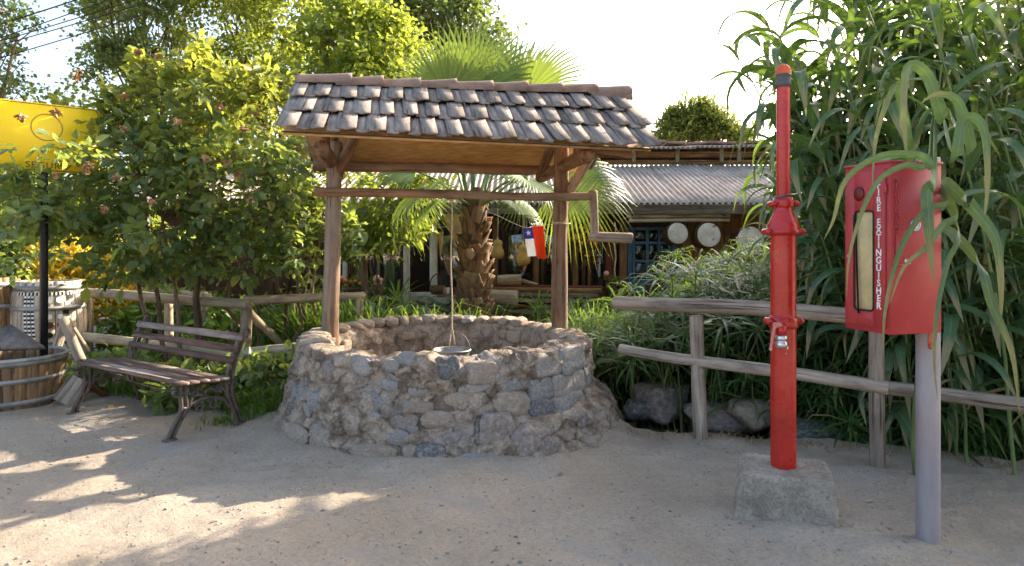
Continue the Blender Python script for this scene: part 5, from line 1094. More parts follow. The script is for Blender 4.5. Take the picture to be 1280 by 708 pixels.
CP = [(1.95, 5.75, 3.5, .30, 2.9), (2.25, 5.95, 3.9, .26, 2.7), (2.55, 5.6, 4.1, .30, 2.95), (2.8, 6.1, 4.4, .28, 2.8), (2.4, 6.5, 4.2, .22, 2.6), (3.0, 5.5, 4.3, .33, 3.0), (3.2, 6.2, 4.6, .27, 2.8),
      (2.85, 5.2, 3.9, .30, 3.1), (3.4, 5.6, 4.4, .34, 2.95), (3.7, 6.3, 4.6, .28, 2.7), (3.1, 4.95, 3.6, .28, 3.2), (3.5, 5.0, 4.0, .32, 3.05), (3.8, 5.4, 4.3, .30, 3.0), (4.1, 6.0, 4.6, .26, 2.9),
      (3.35, 4.55, 3.5, .25, 3.2), (3.75, 4.6, 3.9, .3, 3.1), (4.2, 5.1, 4.2, .3, 3.0), (2.6, 6.9, 4.3, .2, 2.6), (3.3, 6.9, 4.6, .2, 2.7), (3.9, 7.0, 4.7, .2, 2.7), (4.5, 6.4, 4.6, .22, 2.9), (4.6, 5.6, 4.4, .25, 3.0),
      (2.1, 6.2, 3.3, .25, 3.0), (3.05, 5.75, 2.8, .2, 3.3), (2.7, 5.3, 2.4, .2, 3.4), (3.25, 5.25, 2.5, .2, 3.0), (3.6, 4.8, 2.3, .2, 3.2), (3.2, 4.75, 2.0, .22, 3.4), (2.95, 5.05, 1.7, .2, 3.6), (3.5, 4.4, 2.2, .2, 3.2), (3.55, 5.2, 3.0, .24, 2.8), (4.0, 4.7, 3.0, .25, 3.0),
      (2.45, 5.75, 2.6, .2, 3.2), (2.75, 5.95, 3.1, .2, 3.0), (5.0, 6.2, 4.8, .2, 3.0), (4.9, 7.2, 4.9, .2, 2.8), (4.3, 7.7, 4.9, .15, 2.8), (5.5, 7.0, 4.9, .2, 3.0), (5.3, 5.4, 4.6, .2, 3.0), (4.9, 4.8, 4.4, .2, 3.1), (4.4, 4.3, 4.0, .2, 3.2), (3.9, 4.2, 3.2, .2, 3.2)]
CP += [(2.0 + 3.0 * a, 6.0 + .9 * b + .2 * (a > .5), 3.0 + 1.6 * c, .2 + .12 * c, 2.8 + .4 * b) for a, b, c in np.random.default_rng(3).random((34, 3))] + [(2.9 + 1.5 * a, 4.7 + .9 * b, 1.5 + 1.6 * c, .2, 3.0 + .5 * b) for a, b, c in np.random.default_rng(4).random((16, 3))]
CP += [(.57 * (6.2 + 1.7 * b) + 1.3 * a, 6.2 + 1.7 * b, 3.4 + .9 * c, .18, 3.0) for a, b, c in np.random.default_rng(12).random((30, 3))]  # canes added at the back to keep the near ground in shade
CP = [(max(x, (.545 if H > 3 else .50) * y + .06 * (i % 5)), y, H, l_, a_) for i, (x, y, H, l_, a_) in enumerate(CP)] + [(4.7 + 2.0 * a, 4.4 + 1.7 * b, 4.4 + c, .08, 3.0) for a, b, c in np.random.default_rng(6).random((30, 3))]  # last set stands out of view, added to shade the cabinet
CP = [c_ for c_ in CP if c_[1] < 4.25 + .84 * c_[0]]
CP += [(3.2 + 1.5 * a, 7.0 + .9 * b, 2.75 + .4 * c, .1, 3.0) for a, b, c in np.random.default_rng(8).random((12, 3))] + [(3.1 + .8 * a, 7.0 + .9 * b, 3.0 + .3 * c, .04, 3.0) for a, b, c in np.random.default_rng(18).random((20, 3))]  # more canes added to block a sun patch before the well
CP = [(x, y, H + (1.1 if x > .66 * y and H > 3.3 else 0), l_, a_) for x, y, H, l_, a_ in CP]
for i, (x, y, H, ln, az) in enumerate(CP): cane(x + rng.normal(0, .04), y + rng.normal(0, .04), H, ln * .85, az, int(H * 6.0), .14 if H < 3.2 else .2, 'short leafy young cane growing at the foot of the taller canes' if H < 3.2 else 'tall arching green cane with long drooping leaves')
# the cane whose leaves fall across the cabinet
t, P = cane(2.62, 4.45, 2.7, .36, 4.3, 5, .6, 'cane beside the cabinet post, its leaves draped across the red cabinet'); del t['group']
def free_leaf(parent, pts, W):
    p = spline(pts, 5); m = len(p); tg = nrm(np.gradient(p, axis=0)); V = []; G = []
    for i in range(m):
        s = i / (m - 1); w = W * .5 * min(1, .3 + s * 4) * (1 - s ** 2.6) + .0008; side = nrm(np.cross(tg[i], np.array([0.1, 1, .45]))); nn = np.cross(side, tg[i])
        V += [p[i] - side * w + nn * w * .3, p[i], p[i] + side * w + nn * w * .3]; G += [(-1, s, 0), (0, s, 0), (1, s, 0)]
    f = [(r * 3 + c, r * 3 + c + 1, r * 3 + c + 4, r * 3 + c + 3) for r in range(m - 1) for c in (0, 1)]; MB().add(V, f, G).build('leaf', MT['g_cane'], parent, True)
q = lambda *a: [at(*b) for b in a]
for pts, W in ((q((1168, 207, 2.98), (1150, 195, 2.97), (1100, 196, 2.95), (1058, 225, 2.95), (1042, 275, 2.97), (1030, 300, 3.0)), .045), (q((1160, 206, 2.98), (1132, 207, 2.96), (1100, 225, 2.95), (1078, 265, 2.95), (1062, 320, 2.96), (1058, 372, 3.0)), .036),
               (q((1170, 225, 2.97), (1160, 240, 2.95), (1162, 285, 2.94), (1164, 320, 2.96), (1168, 358, 3.0)), .075), (q((1185, 255, 2.98), (1160, 262, 2.95), (1132, 300, 2.94), (1116, 345, 2.95), (1106, 395, 2.97), (1104, 440, 3.0)), .040),
               (q((1198, 270, 3.0), (1180, 282, 2.98), (1158, 310, 2.96), (1130, 335, 2.95), (1112, 380, 2.97)), .050), (q((1195, 200, 3.0), (1205, 150, 2.98), (1230, 160, 2.95), (1235, 230, 2.95), (1228, 290, 2.98)), .062),
               (q((1205, 250, 3.0), (1218, 262, 2.98), (1245, 300, 2.95), (1252, 360, 2.95), (1250, 420, 2.98)), .070), (q((1200, 290, 3.0), (1185, 330, 2.98), (1172, 390, 2.96), (1168, 450, 2.97), (1172, 500, 3.0)), .034),
               (q((1215, 190, 3.05), (1200, 130, 3.02), (1172, 118, 3.0), (1150, 130, 2.98)), .06), (q((1180, 150, 3.1), (1160, 95, 3.08), (1135, 85, 3.05), (1130, 150, 3.03), (1136, 210, 3.05)), .07),
               (q((1225, 330, 3.0), (1240, 380, 2.95), (1265, 440, 2.95), (1275, 520, 2.98)), .055), (q((1140, 190, 3.2), (1128, 130, 3.15), (1118, 110, 3.1), (1096, 170, 3.1), (1090, 240, 3.12)), .055)):
    r_ = P[np.argmin(np.linalg.norm(P - (pts[0] - (0, 0, .3)), axis=1))]; free_leaf(t, [r_, (r_ + pts[0]) / 2 + (0, 0, .05)] + pts, W * .85)

# ------------------------------------------------------------------ umbrella sedge along the ditch
def sedge_mesh(ns, H, seed):
    r = np.random.default_rng(seed); st = MB(); lf = MB(); fl = MB(); v, f = ICO[1]
    for k in range(ns):
        a = r.uniform(0, 6.28); b0 = np.array([math.cos(a), math.sin(a), 0]) * r.uniform(0, .16); h = H * r.uniform(.55, 1.05); ln = r.uniform(.05, .45) * h
        tp = b0 + np.array([math.cos(a + r.normal(0, .5)) * ln, math.sin(a + r.normal(0, .5)) * ln, h]); mid = (b0 + tp) / 2 + ZZ * .08 * h
        tube(st, spline([b0, mid, tp], 3), np.linspace(.0055, .0035, 7), 4, False)
        ax = nrm(tp - mid); X = frame(ax); n = int(r.integers(12, 17))
        for j in range(n):
            th = 2 * math.pi * j / n + r.normal(0, .1); el = r.uniform(.05, .75); L = r.uniform(.19, .32); W = .0070
            d = nrm(X[:, 0] * math.cos(th) + X[:, 1] * math.sin(th) + ax * el); s = nrm(np.cross(d, ax)); p0 = tp; p1 = tp + d * L * .45 - ZZ * .01; p2 = tp + d * L * .8 - ZZ * L * .16; p3 = tp + d * L * .98 - ZZ * L * .38
            lf.add([p0 - s * W * .6, p0 + s * W * .6, p1 - s * W, p1 + s * W, p2 - s * W * .8, p2 + s * W * .8, p3], [(0, 1, 3, 2), (2, 3, 5, 4), (4, 5, 6)])
        if r.random() < .28:
            for _ in range(9): fl.add(v * r.uniform(.006, .012) + tp + ax * .03 + r.normal(0, .028, 3), f)
    A, B_, C = st.mesh('stem'), lf.mesh('foliage'), (fl.mesh('flower_head') if fl.n else None); A.materials.append(MT['sedgestem']); B_.materials.append(MT['g_sedge'])
    if C: C.materials.append(MT['strw'])
    return A, B_, C
SM = [sedge_mesh(27, h, 100 + i) for i, h in enumerate((.85, 1.0, 1.15, 1.3, 1.45))]
def sedge(x, y, i, s, lb='clump of umbrella sedge with spoked leaf tops along the ditch'):
    z = gz(x, y) - .03; t = thing('umbrella_sedge', lb, 'sedge', (x, y, z), 'umbrella sedge clumps along the ditch'); a = rng.uniform(0, 6.28)
    for nme, me in zip(('stem', 'foliage', 'flower_head'), SM[i]):
        if me:
            o = place(nme, me, None, t, (x, y, z), rotz(a), (s, s, s))
            if nme == 'flower_head': kind(o, 'stuff')
for row, (off, n) in enumerate(((.75, 15), (1.15, 15), (1.6, 14), (2.1, 13), (2.7, 12), (3.4, 9))):
    for k in range(n):
        x = .55 + 3.9 * (k + rng.uniform(.1, .9)) / n; e = float(np.interp(x, EX, EY)); e = e if x > 1 else max(e, 6.0); y = e + off + rng.normal(0, .08)
        if y > 9.2 or (row == 0 and .75 < x < 2.5): continue
        i = min(4, int(rng.integers(0, 2)) + (0 if row < 1 else 1 if row < 3 else 2)); px_ = 640 + F * x / y; zt = CH - (float(np.interp(px_, [700, 780, 832, 852, 900, 950, 1000, 1100], [402, 398, 392, 352, 312, 300, 304, 312])) - HYP) * y / F; sedge(x, y, i, float(np.clip((zt - gz(x, y)) / ((.85, 1., 1.15, 1.3, 1.45)[i] * 1.12), .3, 1.5)) * rng.uniform(.84, 1.12), 'low clump of umbrella sedge at the water edge of the ditch' if row < 2 else 'taller clump of umbrella sedge rising behind the ditch')
for px, d in ((500, 8.3), (450, 8.4), (535, 8.2), (640, 8.25), (670, 8.3), (605, 8.1), (720, 8.2), (480, 8.6), (745, 7.8), (690, 8.0), (765, 7.6), (560, 8.0)): sedge((px - 640) * d / F, d, int(rng.integers(0, 2)), rng.uniform(.6, .78), 'low umbrella sedge clump on the bank behind the well')

# ------------------------------------------------------------------ grass
def blades(pts, h, mb, w=.006, lean=.45):
    n = len(pts); a = rng.uniform(0, 6.28, n); d = np.stack([np.cos(a), np.sin(a), 0 * a], 1); s = np.stack([-d[:, 1], d[:, 0], 0 * a], 1); h = h * rng.uniform(.5, 1.2, n); l = lean * rng.uniform(.2, 1.3, n)
    H = h[:, None]; Lq = l[:, None]; p1 = pts + ZZ * H * .55 + d * H * Lq * .35; p2 = pts + ZZ * H * .85 + d * H * Lq * .9; p3 = pts + ZZ * H * .8 + d * H * Lq * 1.5
    V = np.stack([pts - s * w * .7, pts + s * w * .7, p1 - s * w, p1 + s * w, p2 - s * w * .7, p2 + s * w * .7, p3], 1).reshape(-1, 3); i = (np.arange(n) * 7)[:, None]
    mb.add(V, [np.concatenate([i + [0, 1, 3, 2], i + [2, 3, 5, 4]]), i + [4, 5, 6]])
def patch(n, f, h, w=.006, lean=.5, mb=None):
    mb = mb or MB(); p = f(n); p = np.concatenate([p, gheight(p[:, 0], p[:, 1])[:, None] - .01], 1); blades(p, h, mb, w, lean); return mb
mb = MB()
def bank(n): x = rng.uniform(-4.5, 1.6, n); return np.stack([x, rng.uniform(8.0, 9.9, n)], 1)
patch(7000, bank, .42, .007, .6, mb)
def bank2(n): x = rng.uniform(-2.6, 1.3, n); return np.stack([x, rng.uniform(7.9, 8.9, n)], 1)
patch(6500, bank2, .95, .008, .55, mb)
def under(n):
    t = rng.random(n); x = -5.2 + 3.4 * t; y0 = np.interp(x, [-5.2, -4.1, -2.9, -2.2, -1.8], [7.5, 6.75, 6.15, 5.95, 6.3]); return np.stack([x, y0 + rng.beta(1, 1.6, n) * 2.4], 1)
patch(4200, under, .22, .007, .9, mb)
def tuft(cx, cy, r): return lambda n: np.array([cx, cy]) + rng.normal(0, r, (n, 2))
for px, py, n, h in ((312, 512, 420, .22), (300, 500, 300, .2), (330, 520, 260, .14), (285, 527, 150, .06), (350, 500, 300, .24), (338, 470, 300, .3), (230, 500, 250, .2), (120, 470, 260, .2), (80, 470, 260, .18), (150, 490, 260, .16)):
    g_ = gnd(px, py); patch(n, tuft(g_[0], g_[1], .10), h, .005, .6, mb)
for px, d, n in ((800, 5.9, 150), (830, 6.0, 160), (870, 5.9, 120), (905, 5.8, 90)): patch(n, tuft((px - 640) * d / F, d, .08), .2, .004, .6, mb)
kind(tag(mb.build('grass', MT['g_grass']), 'green grass and weeds growing along the bank and under the fence', 'grass'), 'stuff')
mb = MB()
def dryf(n): x = rng.uniform(.9, 3.6, n); return np.stack([x, np.interp(x, EX, EY) - .05 - rng.beta(1, 3, n) * .35], 1)
patch(500, dryf, .05, .0025, 1.4, mb); kind(tag(mb.build('dry_grass', MT['strw']), 'thin dry straw at the edge of the ditch', 'grass'), 'stuff')

# ------------------------------------------------------------------ low restaurant building behind the ditch
GZB = -.15
bl = thing('restaurant', 'low timber building with corrugated roof and glazed front behind the palm', 'building', (0, 11, GZB))
def wbox(px0, px1, py0, py1, Y, t, m, name, parent=bl, bev=.006, grain=2):
    a, b = at(px0, py1, Y), at(px1, py0, Y); mb = MB(); box(mb, ((a[0] + b[0]) / 2, Y + t / 2, (a[2] + b[2]) / 2), (b[0] - a[0], t, b[2] - a[2]), bev, None, grain); return mb.build(name, m, parent)
XL, XR = -6.2, 6.6
for nme, c, s, m in (('rear_wall', (.2, 15.0, 1.3), (XR - XL, .1, 3.2), MT['dark']), ('side_wall', (XL, 13, 1.0), (.1, 4, 2.4), MT['darkwood']), ('side_wall', (XR, 13, 1.0), (.1, 4, 2.4), MT['brownwood']), ('floor_slab', (.2, 13, GZB - .02), (XR - XL, 4.2, .14), MT['concrete'])):
    mb = MB(); box(mb, c, s, .005); mb.build(nme, m, bl)
# lower wall and sill under the glazing
for x0, x1, y0, m in ((415, 612, 366, MT['cream']), (604, 782, 362, MT['brownwood'])): wbox(x0, x1, y0, 400, 11.02, .14, m, 'lower_wall')
wbox(150, 430, 252, 405, 11.0, .12, MT['darkwood'], 'front_wall')
for x0, x1 in ((848, 905), (905.4, 962), (962.4, 1020), (1020.4, 1110)): wbox(x0, x1, 252, 400, 11.05, .10, MT['brownwood'], 'wall_panel')
wbox(415, 1110, 250, 276, 11.06, .12, MT['darkwood'], 'header', grain=0)
# mullions and posts
for x0, x1, m, nme in ((428, 434, 'cream', 'mullion'), (470, 474.5, 'hoop', 'mullion'), (504, 511, 'cream', 'mullion'), (537, 546.5, 'cream', 'mullion'), (598, 604, 'redwood', 'mullion'), (616, 622.5, 'brownwood', 'mullion'), (627, 632, 'darkwood', 'mullion'), (667, 674, 'brownwood', 'mullion'), (676, 680, 'darkwood', 'mullion'),
                       (716, 723, 'brownwood', 'mullion'), (728, 732, 'darkwood', 'mullion'), (735, 738, 'brownwood', 'mullion'), (758, 770, 'redwood', 'post'), (775, 784, 'brownwood', 'post')):
    wbox(x0, x1, 272, 400, 10.93, .12, MT[m], nme)
def window(x0, x1, y0, y1, Y=10.99):
    wf = MB(); 
    for a in ((x0, x0 + 1.6, y0, y1), (x1 - 1.6, x1, y0, y1), (x0 + 1.6, x1 - 1.6, y0, y0 + 1.6), (x0 + 1.6, x1 - 1.6, y1 - 1.6, y1)):
        p, q_ = at(a[0], a[3], Y), at(a[1], a[2], Y); box(wf, ((p[0] + q_[0]) / 2, Y, (p[2] + q_[2]) / 2), (q_[0] - p[0], .05, q_[2] - p[2]), .003)
    w = wf.build('window', MT['darkwood'], bl); wbox(x0 + 1.4, x1 - 1.4, y0 + 1.4, y1 - 1.4, Y, .008, MT['glass'], 'pane', w, .001)
for a in ((435, 469.5, 277, 365), (475, 503.5, 277, 365), (547, 597, 277, 365), (632.5, 666.5, 277, 361), (680.5, 715.5, 277, 361), (738.5, 757.5, 277, 361)): window(*a)
# blue glazed door
Yd = 10.96
dj = wbox(784.6, 790, 284, 392, Yd, .10, MT['blue'], 'door_frame'); wbox(840, 847.6, 284, 392, Yd, .10, MT['blue'], 'door_frame')
mb = MB()
for a in ((791, 794.5, 284, 390), (836, 839.5, 284, 390), (808, 811.5, 284, 352), (823, 826, 284, 352), (794.5, 836, 284, 288), (794.5, 836, 302, 305.5), (794.5, 836, 325, 328.5), (794.5, 836, 349, 352.5), (794.5, 836, 352.6, 390)):
    p, q_ = at(a[0], a[3], Yd), at(a[1], a[2], Yd); th = .05 if a[3] - a[2] > 8 or a[1] - a[0] < 8 else .044; box(mb, ((p[0] + q_[0]) / 2, Yd + .05, (p[2] + q_[2]) / 2), (q_[0] - p[0], th, q_[2] - p[2]), .002)
dr = mb.build('door', MT['blue'], bl)
for x0, x1 in ((794.6, 807.9), (811.6, 822.9), (826.1, 835.9)):
    for y0, y1 in ((288.1, 301.9), (305.6, 324.9), (328.6, 348.9)): wbox(x0, x1, y0, y1, Yd + .045, .006, MT['doorglass'], 'pane', dr, .001)
for x0, x1, y0, y1, m in ((796, 806, 306, 322, 'brownwood'), (796, 807, 330, 347, 'white'), (814, 821, 331, 340, 'ivory'), (798, 803, 290, 299, 'white')): wbox(x0, x1, y0, y1, Yd + .075, .004, MT[m], 'notice', dr, .0005)
# fascia, rolled blind under the eave
a, b = at(400, 272, 10.42), at(1075, 272, 10.42); mb = MB(); box(mb, ((a[0] + b[0]) / 2, 10.44, 1.5 + 43.5 * 10.42 / F), (b[0] - a[0], .05, .15), .006, None, 0); mb.build('fascia', MT['greybeam'], bl)
for y, x0, x1 in ((270.5, 783, 912), (276, 786, 912)):
    mb = MB(); tube(mb, [at(x0, y, 10.5), at((x0 + x1) / 2, y - .5, 10.5), at(x1, y - 1, 10.5)], .030, 10); mb.build('blind_roller', MT['palewood'], bl, True)
for x in (792, 905): 
    mb = MB(); tube(mb, [at(x, 266, 10.47), at(x, 270, 10.47)], .035, 8); mb.build('bracket', MT['iron'], bl)
# corrugated sheets on the two roof pitches
def corr(name, x0, x1, y0, z0, y1, z1, parent, m, lift=0., pitch=.092, amp=.022, sag=0., t=.008):
    n = max(8, int((x1 - x0) / pitch * 8)); xs = np.linspace(x0, x1, n); rows = 7; V = []; sl = (z1 - z0) / (y1 - y0)
    for s in np.linspace(0, 1, rows):
        V.append(np.stack([xs, np.full(n, y0 + (y1 - y0) * s), z0 + (z1 - z0) * s + amp * np.sin(xs / pitch * 2 * np.pi) + lift - sag * math.sin(math.pi * s) + .03 * (xs - x0) * tilt_], 1))
    A = np.concatenate(V); k = rows * n; q_ = np.array([(i * n + j, i * n + j + 1, (i + 1) * n + j + 1, (i + 1) * n + j) for i in range(rows - 1) for j in range(n - 1)]); e = np.array([(j + 1, j, k + j, k + j + 1) for j in range(n - 1)])
    return MB().add(np.concatenate([A, A - (0, 0, t)]), [q_, q_[:, ::-1] + k, e]).build(name, m, parent, True)
tilt_ = 0.
EVZ = 1.5 + 50.5 * 10.35 / F; TPZ = 1.5 + 98 * 13.2 / F
mb = MB()
for y in (10.7, 11.9, 13.1): box(mb, (.2, y, EVZ - .11 + (TPZ - EVZ) * (y - 10.35) / 2.85), (XR - XL, .08, .10), .004, None, 0)
rf = mb.build('roof', MT['darkwood'], bl)
x = XL - .3; k = 0
while x < XR + .3:
    w = .828; corr('corrugated_sheet', x, min(x + w + .10, XR + .5), 10.35 - rng.uniform(0, .04), EVZ, 13.2 + rng.normal(0, .03), TPZ + rng.normal(0, .004), rf, MT['sheet'], .006 * (k % 2)); x += w; k += 1
# clerestory strip and upper roof
wbox(560, 1100, 183, 206, 13.35, .06, MT['darkwood'], 'clerestory')
for y0, y1, m, Yq in ((190, 197, 'brownwood', 13.26), (200.5, 206, 'brownwood', 13.24)): wbox(600, 1095, y0, y1, Yq, .06, MT[m], 'clerestory_board', grain=0)
for x0 in (790, 845, 900, 922, 960): wbox(x0, x0 + 5, 183, 203, 13.2, .05, MT['palewood'], 'stud')
x = 1.0; k = 0; UZ = 1.5 + 119 * 13.0 / F
while x < XR + .3:
    tilt_ = 0; corr('corrugated_sheet', x, x + .86, 12.95 - rng.uniform(0, .05), UZ + .022 * (x - 2), 16.5, UZ + .45, rf, MT['sheet'], .005 * (k % 2)); x += .82; k += 1
for k in range(9):
    mb = MB(); x = 3.0 + k * .42; box(mb, (x, 14.6, UZ + .27 + .05 * rng.random()), (.38, .9, .05), .008, np.array(Matrix.Rotation(rng.normal(0, .05), 3, 'Y')), 1); mb.build('loose_roof_slab', MT['clay'], rf)

# things hung on and set before the building
def hang_drum(px, py, d, r, lb):
    c = at(px, py, d); t = thing('hide_drum', lb, 'drum', c); M = frame((0.12, -1, .1)); n = 28
    mb = MB(); lathe(mb, [(r * .97, -.26), (r, -.20), (r, -.02), (r * 1.02, 0.0), (r * .98, .012)], n, c, M); mb.build('shell', MT['darkwood'], t, True)
    mb = MB(); lathe(mb, [(0, .018), (r * .6, .017), (r * .9, .015), (r * .985, .008), (r * 1.0, -.03)], n, c, M); mb.build('skin', MT['hide'], t, True)
    mb = MB(); tube(mb, [c + M @ np.array([r * 1.01 * math.cos(a), r * 1.01 * math.sin(a), -.035]) for a in np.linspace(0, 6.283, 33)], .012, 6, False); mb.build('hoop', MT['darkwood'], t, True)
hang_drum(847, 292, 10.3, .165, 'pale hide drum hanging beside the blue door'); hang_drum(886, 294, 10.35, .19, 'hide drum hanging between two other drums under the eave'); hang_drum(938, 301, 10.35, .22, 'large dark-patched hide drum hanging behind the sedge')
def gourd(px, py, d, s, lb):
    c = at(px, py, d); t = thing('hanging_gourd', lb, 'gourd', c); pr = np.array([(0, -.17), (.06, -.165), (.10, -.13), (.115, -.08), (.105, -.02), (.082, .03), (.075, .07), (.085, .105), (.075, .14), (.035, .16), (.018, .175), (.012, .22), (0, .225)]) * s
    mb = MB(); lathe(mb, pr, 22, c); mb.build('body', MT['gourd'], t, True); mb = MB(); tube(mb, [c + (0, 0, .2 * s), c + (.01, 0, .42), c + (0, .02, .62)], .008, 5); mb.build('cord', MT['rope'], t)
gourd(622, 312, 10.3, .9, 'dried gourd hanging next to the palm trunk'); gourd(654, 319, 10.2, .95, 'dried gourd hanging behind the flag')
def pennant(px, y0, y1, w, d, lb):
    c = at(px, y0, d); h = (y1 - y0) * d / F; W = w * d / F / 2; V = []; n = 6
    for i in range(n + 1):
        s = i / n; ww = W * (1 - s) + .004
        for j in range(5): q_ = j / 2 - 1; V.append(c + (q_ * ww + .01 * math.sin(s * 3), .02 * math.sin(q_ * 2 + s * 4), -h * s))
    V = np.array(V); f = [(i * 5 + j, i * 5 + j + 1, i * 5 + j + 6, i * 5 + j + 5) for i in range(n) for j in range(4)]
    o = MB().add(np.concatenate([V, V + (0, .006, 0)]), f + [tuple(x + len(V) for x in r[::-1]) for r in f]).build('pennant', MT['canvas'], None, True, c); tag(o, lb, 'pennant')
pennant(526, 288, 316, 13, 10.3, 'small pointed tan pennant hanging in the dark doorway'); pennant(570, 268, 312, 34, 10.3, 'wide tan pennant hanging just behind the palm trunk'); pennant(550, 290, 322, 8, 10.35, 'narrow tan pennant on the pale door column')
mb = MB(); tube(mb, [at(x, 286 + 1.5 * math.sin(x * .05) - .05 * (x - 500), 10.31) for x in range(490, 615, 8)], .006, 5); tag(mb.build('cord', MT['rope'], None, False, at(550, 286, 10.31)), 'thin cord carrying the tan pennants', 'cord')
# strings of peppers
ps = thing('pepper_string', 'strings of red, orange and brown peppers hanging by the glazed front', 'peppers', at(735, 284, 10.4)); cols = [plain('pepper_red', (.42, .03, .01), .4), plain('pepper_orange', (.65, .22, .02), .4), plain('pepper_brown', (.10, .03, .015), .5), plain('pepper_yellow', (.62, .42, .05), .4)]
v, f = ICO[2]
for k in range(95):
    px = rng.uniform(713, 752); lim = np.interp(px, [713, 722, 735, 748, 753], [300, 306, 334, 332, 302]); py = rng.uniform(285 + (px < 722) * 2, lim); c = at(px, py, 10.35 + rng.normal(0, .05)); mi = 2 if (py > 306 and rng.random() < .7) else int(rng.integers(4))
    mb = MB(); mb.add((v * (.020, .020, .042 * rng.uniform(.7, 1.3))) @ np.array(Matrix.Rotation(rng.normal(0, .6), 3, 'Y')).T + c, f); mb.build('pepper', cols[mi], ps, True)
mb = MB()
for px in (718, 726, 735, 743, 749): tube(mb, [at(px, 276, 10.4), at(px, 300, 10.4)], .005, 4)
mb.build('cord', MT['rope'], ps)
# sawn boards stacked on the ledge, under them a ledge log
LBL = ['brown sawn board near the top of the stack before the glazed front', 'grey sawn board just under the brown board in the stack', 'pale sawn board in the middle of the board stack', 'reddish sawn board below the pale board in the stack', 'thin reddish board lying on top of the board stack', 'grey sawn board at the bottom of the board stack']
PG = 'sawn boards stacked before the glazed front'
for k, (x0, x1, y, m, h) in enumerate([(606, 752, 360, 'brownwood', .075), (622, 748, 366, 'greywood', .10), (618, 744, 373, 'palewood', .09), (630, 738, 380, 'redwood', .07), (602, 754, 356.2, 'redwood', .04), (640, 752, 387, 'greywood', .08)]):
    a, b = at(x0, y + 1, 10.0 + .03 * k), at(x1, y + (2 if k % 2 else 3), 9.85 + .03 * k); mb = MB(); bar(mb, a, b, h * .72, .28, .006); tag(mb.build('sawn_board', MT[m], None, False, (a + b) / 2), LBL[k], 'board', PG)
mb = MB(); log(mb, at(622, 351, 10.05), at(652, 350, 10.05), .085, .08, 14, .004); log(mb, at(652, 351, 10.05), at(672, 356, 10.0), .03, .02, 8); tag(mb.build('wooden_paddle', MT['palewood'], None, True, at(640, 354, 10.05)), 'rounded wooden paddle lying on top of the board stack', 'paddle')
mb = MB(); log(mb, at(611, 372, 9.9), at(648, 374, 9.85), .14, .13, 14, .01); tag(mb.build('ledge_log', MT['greywood'], None, True, at(630, 380, 9.9)), 'thick grey log end lying by the palm trunk', 'log')
lw = thing('low_stone_wall', 'low dry stone wall under the glazed front left of the palm', 'wall', at(555, 395, 10.2))
for k in range(34):
    px = rng.uniform(478, 640); py = rng.choice([376, 386, 396]) + rng.normal(0, 1.5); stone(lw, at(px, py, 10.25 + rng.normal(0, .03)), rotz(rng.normal(0, .2)), (rng.uniform(.09, .17), .12, .075), 'gdlp'[int(rng.integers(4))], k % 2 == 0)
mb = MB(); box(mb, (at(478, 395, 10.3) + at(640, 395, 10.3)) / 2 + (0, .05, -.1), (162 * 10.3 / F, .2, .45), .02); mb.build('core', MT['mortar'], lw)
# potted plant on a stump, hanging cord with weight, basket, jars
pt = thing('potted_plant', 'green potted plant with pink bloom on a stump by the blue door', 'plant', at(764, 378, 10.1)); mb = MB(); log(mb, at(764, 392, 10.1), at(764, 352, 10.1), .085, .08, 12); mb.build('stump', MT['darkwood'], pt, True)
mb = MB(); c = at(764, 352, 10.1); n = 26; a = rng.uniform(0, 6.28, n); d = np.stack([np.cos(a), np.sin(a), rng.uniform(.2, 1, n)], 1); oval_leaves(mb, np.repeat(c[None], n, 0), d, np.repeat([[0, 0, 1.]], n, 0) + d * .1, rng.uniform(.10, .19, n), np.full(n, .045)); mb.build('foliage', MT['g_light'], pt)
mb = MB(); mb.add(ICO[2][0] * .04 + at(758, 342, 10.05), ICO[2][1]); mb.build('bloom', plain('pink_petal', (.62, .30, .30), .6), pt, True)
hc = thing('pull_cord', 'knotted white cord with a small weight hanging near the blue door', 'cord', at(769, 300, 10.2)); mb = MB(); tube(mb, [at(769 + .8 * math.sin(y * .2), y, 10.2) for y in range(278, 372, 5)], .010, 6); mb.build('cord', MT['rope'], hc); mb = MB(); lathe(mb, [(0, -.04), (.028, -.04), (.032, 0), (.026, .045), (0, .05)], 12, at(770.5, 354, 10.18)); mb.build('weight', MT['white'], hc, True)
bs = thing('wicker_basket', 'small wicker basket with tall hoop handle on the stone wall', 'basket', at(547, 368, 10.2)); c = at(547, 368, 10.2); mb = MB(); lathe(mb, [(0, 0), (.09, 0), (.12, .05), (.125, .13), (.115, .13), (.10, .03), (0, .02)], 18, c); mb.build('bowl', mat('wicker', (.10, .065, .035), (.22, .15, .09), 40, 4, .9, .8, 90, .01), bs, True)
mb = MB(); th = np.linspace(0, np.pi, 15); tube(mb, [c + (.115 * math.cos(a), 0, .13 + .17 * math.sin(a)) for a in th], .009, 6); mb.build('handle', MT['darkwood'], bs)
for px, m, lb in ((560, 'white', 'white jar beside the red pots on the stone wall'), (565, 'redwood', 'dark red pot next to the wicker basket'), (556, 'chipred', 'pink pot right beside the wicker basket')):
    mb = MB(); c = at(px, 369, 10.15); lathe(mb, [(0, 0), (.035, 0), (.042, .05), (.03, .09), (.032, .11), (.02, .11), (0, .10)], 14, c); tag(mb.build('jar', MT[m], None, True, c), lb, 'jar')
